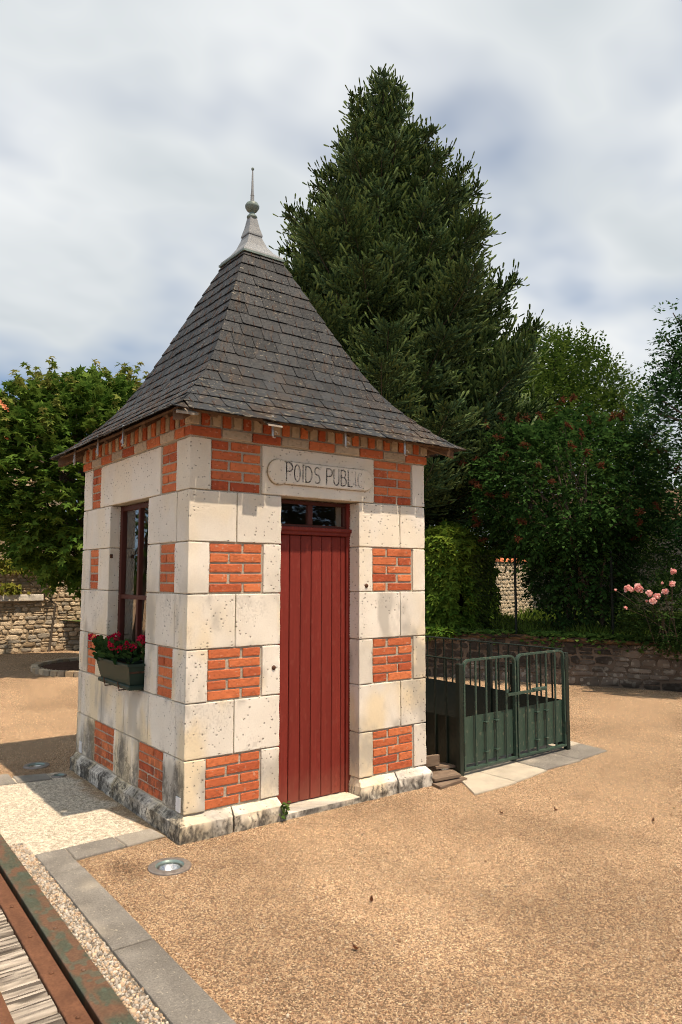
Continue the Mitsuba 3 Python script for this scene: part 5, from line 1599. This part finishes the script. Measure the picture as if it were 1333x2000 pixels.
tag('tree_bed', 'round earth bed edged with small stone setts around the maple foot', 'flower bed')
BC, BR = np.array([2.60, 8.60]), 1.22
ang = np.linspace(0, 2 * np.pi, 40, endpoint=False)
rr_ = np.random.default_rng(3)
soil_v = [(BC[0], BC[1], 0.075)] + [(BC[0] + r * math.cos(a), BC[1] + r * math.sin(a), 0.05 + 0.02 * rr_.random() if r < 1.1 else 0.03) for r in (0.6, 1.15) for a in ang]
sf = [[0, 1 + i, 1 + (i + 1) % 40] for i in range(40)] + [[1 + i, 41 + i, 41 + (i + 1) % 40] for i in range(40)] + [[1 + i, 41 + (i + 1) % 40, 1 + (i + 1) % 40] for i in range(40)]
obj('soil', (np.array(soil_v), np.array(sf)), 'soil', 'tree_bed', smooth=True)
nset = 52
for i in range(nset):
    a = 2 * np.pi * i / nset; w = BR * 2 * np.pi / nset * 0.5 - 0.006
    m = cbox(-0.055, 0.055, -w, w, -0.03, 0.085 + rr_.uniform(-.008, .008), 0.010, 0.005, rr_)
    obj('sett', xform(m, lambda v: np.column_stack([BC[0] + (v[:, 0] + BR) * math.cos(a) - v[:, 1] * math.sin(a), BC[1] + (v[:, 0] + BR) * math.sin(a) + v[:, 1] * math.cos(a), v[:, 2]])), 'rubble_stone', 'tree_bed', uv=(rr_.random(), 0.5 if i % 2 else 0.05))

RH = 'rubble_house'
tag(RH, 'house of golden rubble stone with orange roof behind the maple', 'house')
HY = 12.05
hw = obj('wall', box(-2.5, 2.75, HY, HY + 5.5, -0.1, 4.55), 'lime_mortar', RH)
tag('rubble_yard_wall', 'rubble stone yard wall joined to the right of the rubble house', 'wall')
yw = obj('core', box(2.76, 9.0, HY + 0.02, HY + 0.4, -0.1, 2.55), 'lime_mortar', 'rubble_yard_wall')
rng = np.random.default_rng(141)
mp = lambda s, z, d: np.stack([np.asarray(s, float), HY - np.asarray(d, float), np.asarray(z, float)], -1)
more, more2, cnt, cnt2 = [], [], 0, 0
for c in rubble_stones(rng, -2.45, 8.9, 0.0, 4.5, 0.10, 0.30, 0.060, 0.125):
    lft = c[0] + c[1] < 5.5
    if not lft and c[3] > 2.55: continue
    if 0.5 < c[1] and c[0] < 2.35 and c[3] > 1.09 and c[2] < 1.20: continue
    m = rubble_mesh(rng, c, mp, 0.005, 0.030)
    uv = (np.clip(rng.normal(0.62, 0.26), 0, 1), 0.75 if rng.random() < (0.35 if c[2] < 0.4 else 0.12) else 0.1 * rng.random())
    if lft and c[0] > 1.25 and c[2] < 2.3 and cnt < 190: obj('stone', m, 'rubble_stone', hw, uv=uv); cnt += 1
    elif (not lft) and c[0] < 3.9 and cnt2 < 240: obj('stone', m, 'rubble_stone', yw, uv=uv); cnt2 += 1
    elif lft: more.append((m, uv))
    else: more2.append((m, uv))
v, f, uv = cat_uv(more); k_ = obj('more_stones', (v, f), 'rubble_stone', RH, uv=uv); labels[k_] = {'kind': 'stuff'}
v, f, uv = cat_uv(more2); k_ = obj('more_stones', (v, f), 'rubble_stone', 'rubble_yard_wall', uv=uv); labels[k_] = {'kind': 'stuff'}
wk = RH + '__ledge'
for a, b_ in ((0.60, 1.48), (1.488, 2.34)):
    obj('slab', cbox(a, b_, HY - 0.13, HY + 0.05, 1.075, 1.21, 0.012), 'limestone', wk, uv=(0.3, 0))
# orange tiled roof
tl = []
rng = np.random.default_rng(143)
for i, x in enumerate(np.arange(-2.65, 2.9, 0.19)):
    for j in range(12):
        y0 = HY - 0.18 + j * 0.30; z0 = 4.52 + (y0 - HY) * 0.42 + 0.05; y1, z1_ = y0 + 0.36, z0 + 0.36 * 0.42
        an = np.linspace(0, np.pi, 6); r0 = 0.092
        P = np.array([(x + rng.uniform(-.006, .006) + r * math.cos(t), y, z + 0.03 * (y == y0) + r * 0.8 * math.sin(t)) for r, y, z in ((r0, y0, z0), (r0 * 0.85, y1, z1_)) for t in an])
        tl.append(hull(P))
v, f = cat(tl)
rf = obj('roof', hull([(x, y, z) for x in (-2.7, 2.95) for y, z in ((HY - 0.15, 4.46), (HY + 3.4, 5.95), (HY + 5.6, 4.4))]), 'terracotta', RH)
k_ = obj('roof_tiles', (v, f), 'terracotta', RH); labels[k_] = {'kind': 'stuff'}

# vine with yellowish leaves on the house wall
rng = np.random.default_rng(151)
n = 900
p = np.column_stack([rng.uniform(0.9, 2.6, n), HY - 0.06 - rng.random(n) * 0.16, rng.uniform(1.25, 2.05, n)])
keep = meshkit.fbm(p * [2.6, 0, 3.2], 3, 5) > 0.50
p = p[keep]; n = len(p)
v, f, c = leaves(p, np.array([0, -0.4, -0.7]) + rng.normal(size=(n, 3)) * 0.4, np.array([0, -0.8, 0.6]) + rng.normal(size=(n, 3)) * 0.3, rng.uniform(0.07, 0.12, n), PALM, colour(rng, n, (0.10, 0.14, 0.022), (0.26, 0.235, 0.045)))
tag('vine', 'yellow-green vine growing above the stone ledge of the rubble house', 'vine')
obj('leaves', (v, f), 'leaf', 'vine', color=c)
vs = [tube([(x0, HY - 0.05, 0.0), (x0 + 0.1, HY - 0.06, 1.0), (x1, HY - 0.08, 1.6)], [0.02, 0.014, 0.006], 6, False) for x0, x1 in ((2.50, 1.9), (2.52, 1.2))]
obj('stems', cat(vs), 'bark', 'vine')

# ------------------------------------------------------------------ small things
rng = np.random.default_rng(161)
n = 46
b = np.array([0.695, -0.045, 0.0])
p = b + np.column_stack([rng.normal(size=n) * 0.016, rng.normal(size=n) * 0.014, rng.uniform(0.015, 0.125, n)])
v, f, c = leaves(p, np.column_stack([rng.normal(size=(n, 2)), rng.uniform(-.2, .6, n)]), np.array([0, -.3, 1.0]) + rng.normal(size=(n, 3)) * 0.3, rng.uniform(0.016, 0.034, n), HEART, colour(rng, n, (0.045, 0.095, 0.020), (0.13, 0.20, 0.05)))
tag('weed', 'small green weed sprouting at the left foot of the red door', 'plant')
obj('leaves', (v, f), 'leaf', 'weed', color=c)
obj('stems', cat([tube([b, b + [dx, 0, 0.06], b + [dx * 1.6, 0.0, 0.12]], 0.0016, 4, False) for dx in (-0.012, 0.004, 0.014)]), 'bark', 'weed')
for i, (x, y, a, lab) in enumerate(((2.62, -1.50, 0.4, 'dry brown leaf on the gravel at the right, nearest the dark patch'), (2.30, -0.98, 1.9, 'curled brown leaf on the gravel between pen and right edge'), (1.95, -0.80, 2.8, 'dry leaf on the gravel below the pale pen slab'),
                                    (0.40, -1.30, 0.9, 'dark dry leaf on the gravel below the red door'), (0.05, -1.62, 2.2, 'dry dark leaf on the gravel in the foreground'))):
    t = np.linspace(0, 1, 7)
    S_, V_ = np.meshgrid(t, np.linspace(-1, 1, 5), indexing='ij')
    lx = 0.030 * (S_ - 0.5); ly = 0.010 * V_ * np.sin(np.pi * np.clip(S_, 0.03, 0.98)) ; lz = 0.006 + 0.012 * V_ ** 2 * S_ + 0.012 * (S_ - 0.5) ** 2 * 4
    P = np.stack([x + lx * math.cos(a) - ly * math.sin(a), y + lx * math.sin(a) + ly * math.cos(a), lz], -1).reshape(-1, 3)
    ii, jj = np.meshgrid(np.arange(6), np.arange(4), indexing='ij')
    q = np.stack([ii * 5 + jj, (ii + 1) * 5 + jj, (ii + 1) * 5 + jj + 1, ii * 5 + jj + 1], -1).reshape(-1, 4)
    key = 'dry_leaf' if i == 0 else f'dry_leaf_{i:03d}'
    tag(obj(key, (P, q), 'petal', color=np.tile([0.11, 0.045, 0.022], (len(P), 1))), lab, 'leaf', 'dry leaves on the gravel')

# loose stones lying on the gravel
rng = np.random.default_rng(171)
ico = trimesh.creation.icosphere(subdivisions=0)
iv, if_ = np.array(ico.vertices), np.array(ico.faces)


def pebbles(rng, xy, z0, smed, sdev, uvf):
    n = len(xy)
    sz = smed * np.exp(rng.normal(size=n) * sdev)
    a = rng.uniform(0, 6.28, n)
    sc = sz[:, None] * rng.uniform(0.65, 1.3, (n, 3))
    q = iv[None] * sc[:, None]
    v = np.stack([q[..., 0] * np.cos(a)[:, None] - q[..., 1] * np.sin(a)[:, None] + xy[:, :1], q[..., 0] * np.sin(a)[:, None] + q[..., 1] * np.cos(a)[:, None] + xy[:, 1:], q[..., 2] + (sz * 0.35)[:, None] + z0], -1)
    return v.reshape(-1, 3), (if_[None] + (np.arange(n) * len(iv))[:, None, None]).reshape(-1, 3), np.repeat(uvf(n), len(iv), axis=0)


n = 30000
r = 1.5 + 5.5 * rng.random(n) ** 1.1; th = YAW + rng.uniform(-0.52, 0.52, n)
xy = np.column_stack([EYE[0] + r * np.sin(th), EYE[1] + r * np.cos(th)])
x_, y_ = xy.T
out = ((x_ > -0.08) & (x_ < W + 0.08) & (y_ > -0.07) & (y_ < L + 0.08)) | ((x_ < -0.58) & (y_ < 0.35)) | ((x_ < 0.0) & (y_ > 0.08) & (y_ < 2.3)) | (x_ < -0.9) | ((x_ > 2.02) & (y_ > -0.42) & (x_ < 4.2))
for lx_, ly_, lr_ in LAMPS: out |= np.hypot(x_ - lx_, y_ - ly_) < lr_ + 0.012
xy = xy[~out]
v, f, uv = pebbles(rng, xy, 0.0, 0.0034, 0.28, lambda n: np.column_stack([np.clip(rng.normal(0.45, 0.38, n), 0, 1), 0.6 * (rng.random(n) < 0.15)]))
tag(obj('loose_gravel', (v, f), 'pebble', smooth=True, uv=uv), 'loose small stones scattered over the gravel', 'gravel', kind='stuff')
n = 4200
xy = np.column_stack([rng.uniform(-0.862, -0.775, n), rng.uniform(-2.6, 0.55, n)])
xy[:, 0] += 0.019 * xy[:, 1]
v, f, uv = pebbles(rng, xy, 0.003, 0.0050, 0.30, lambda n: np.column_stack([np.clip(rng.normal(0.5, 0.3, n), 0, 1), np.where(rng.random(n) < 0.55, 0.9, 0.2)]))
labels[obj('pebbles', (v, f), 'pebble', 'pebble_path', smooth=True, uv=uv)] = {'kind': 'stuff'}
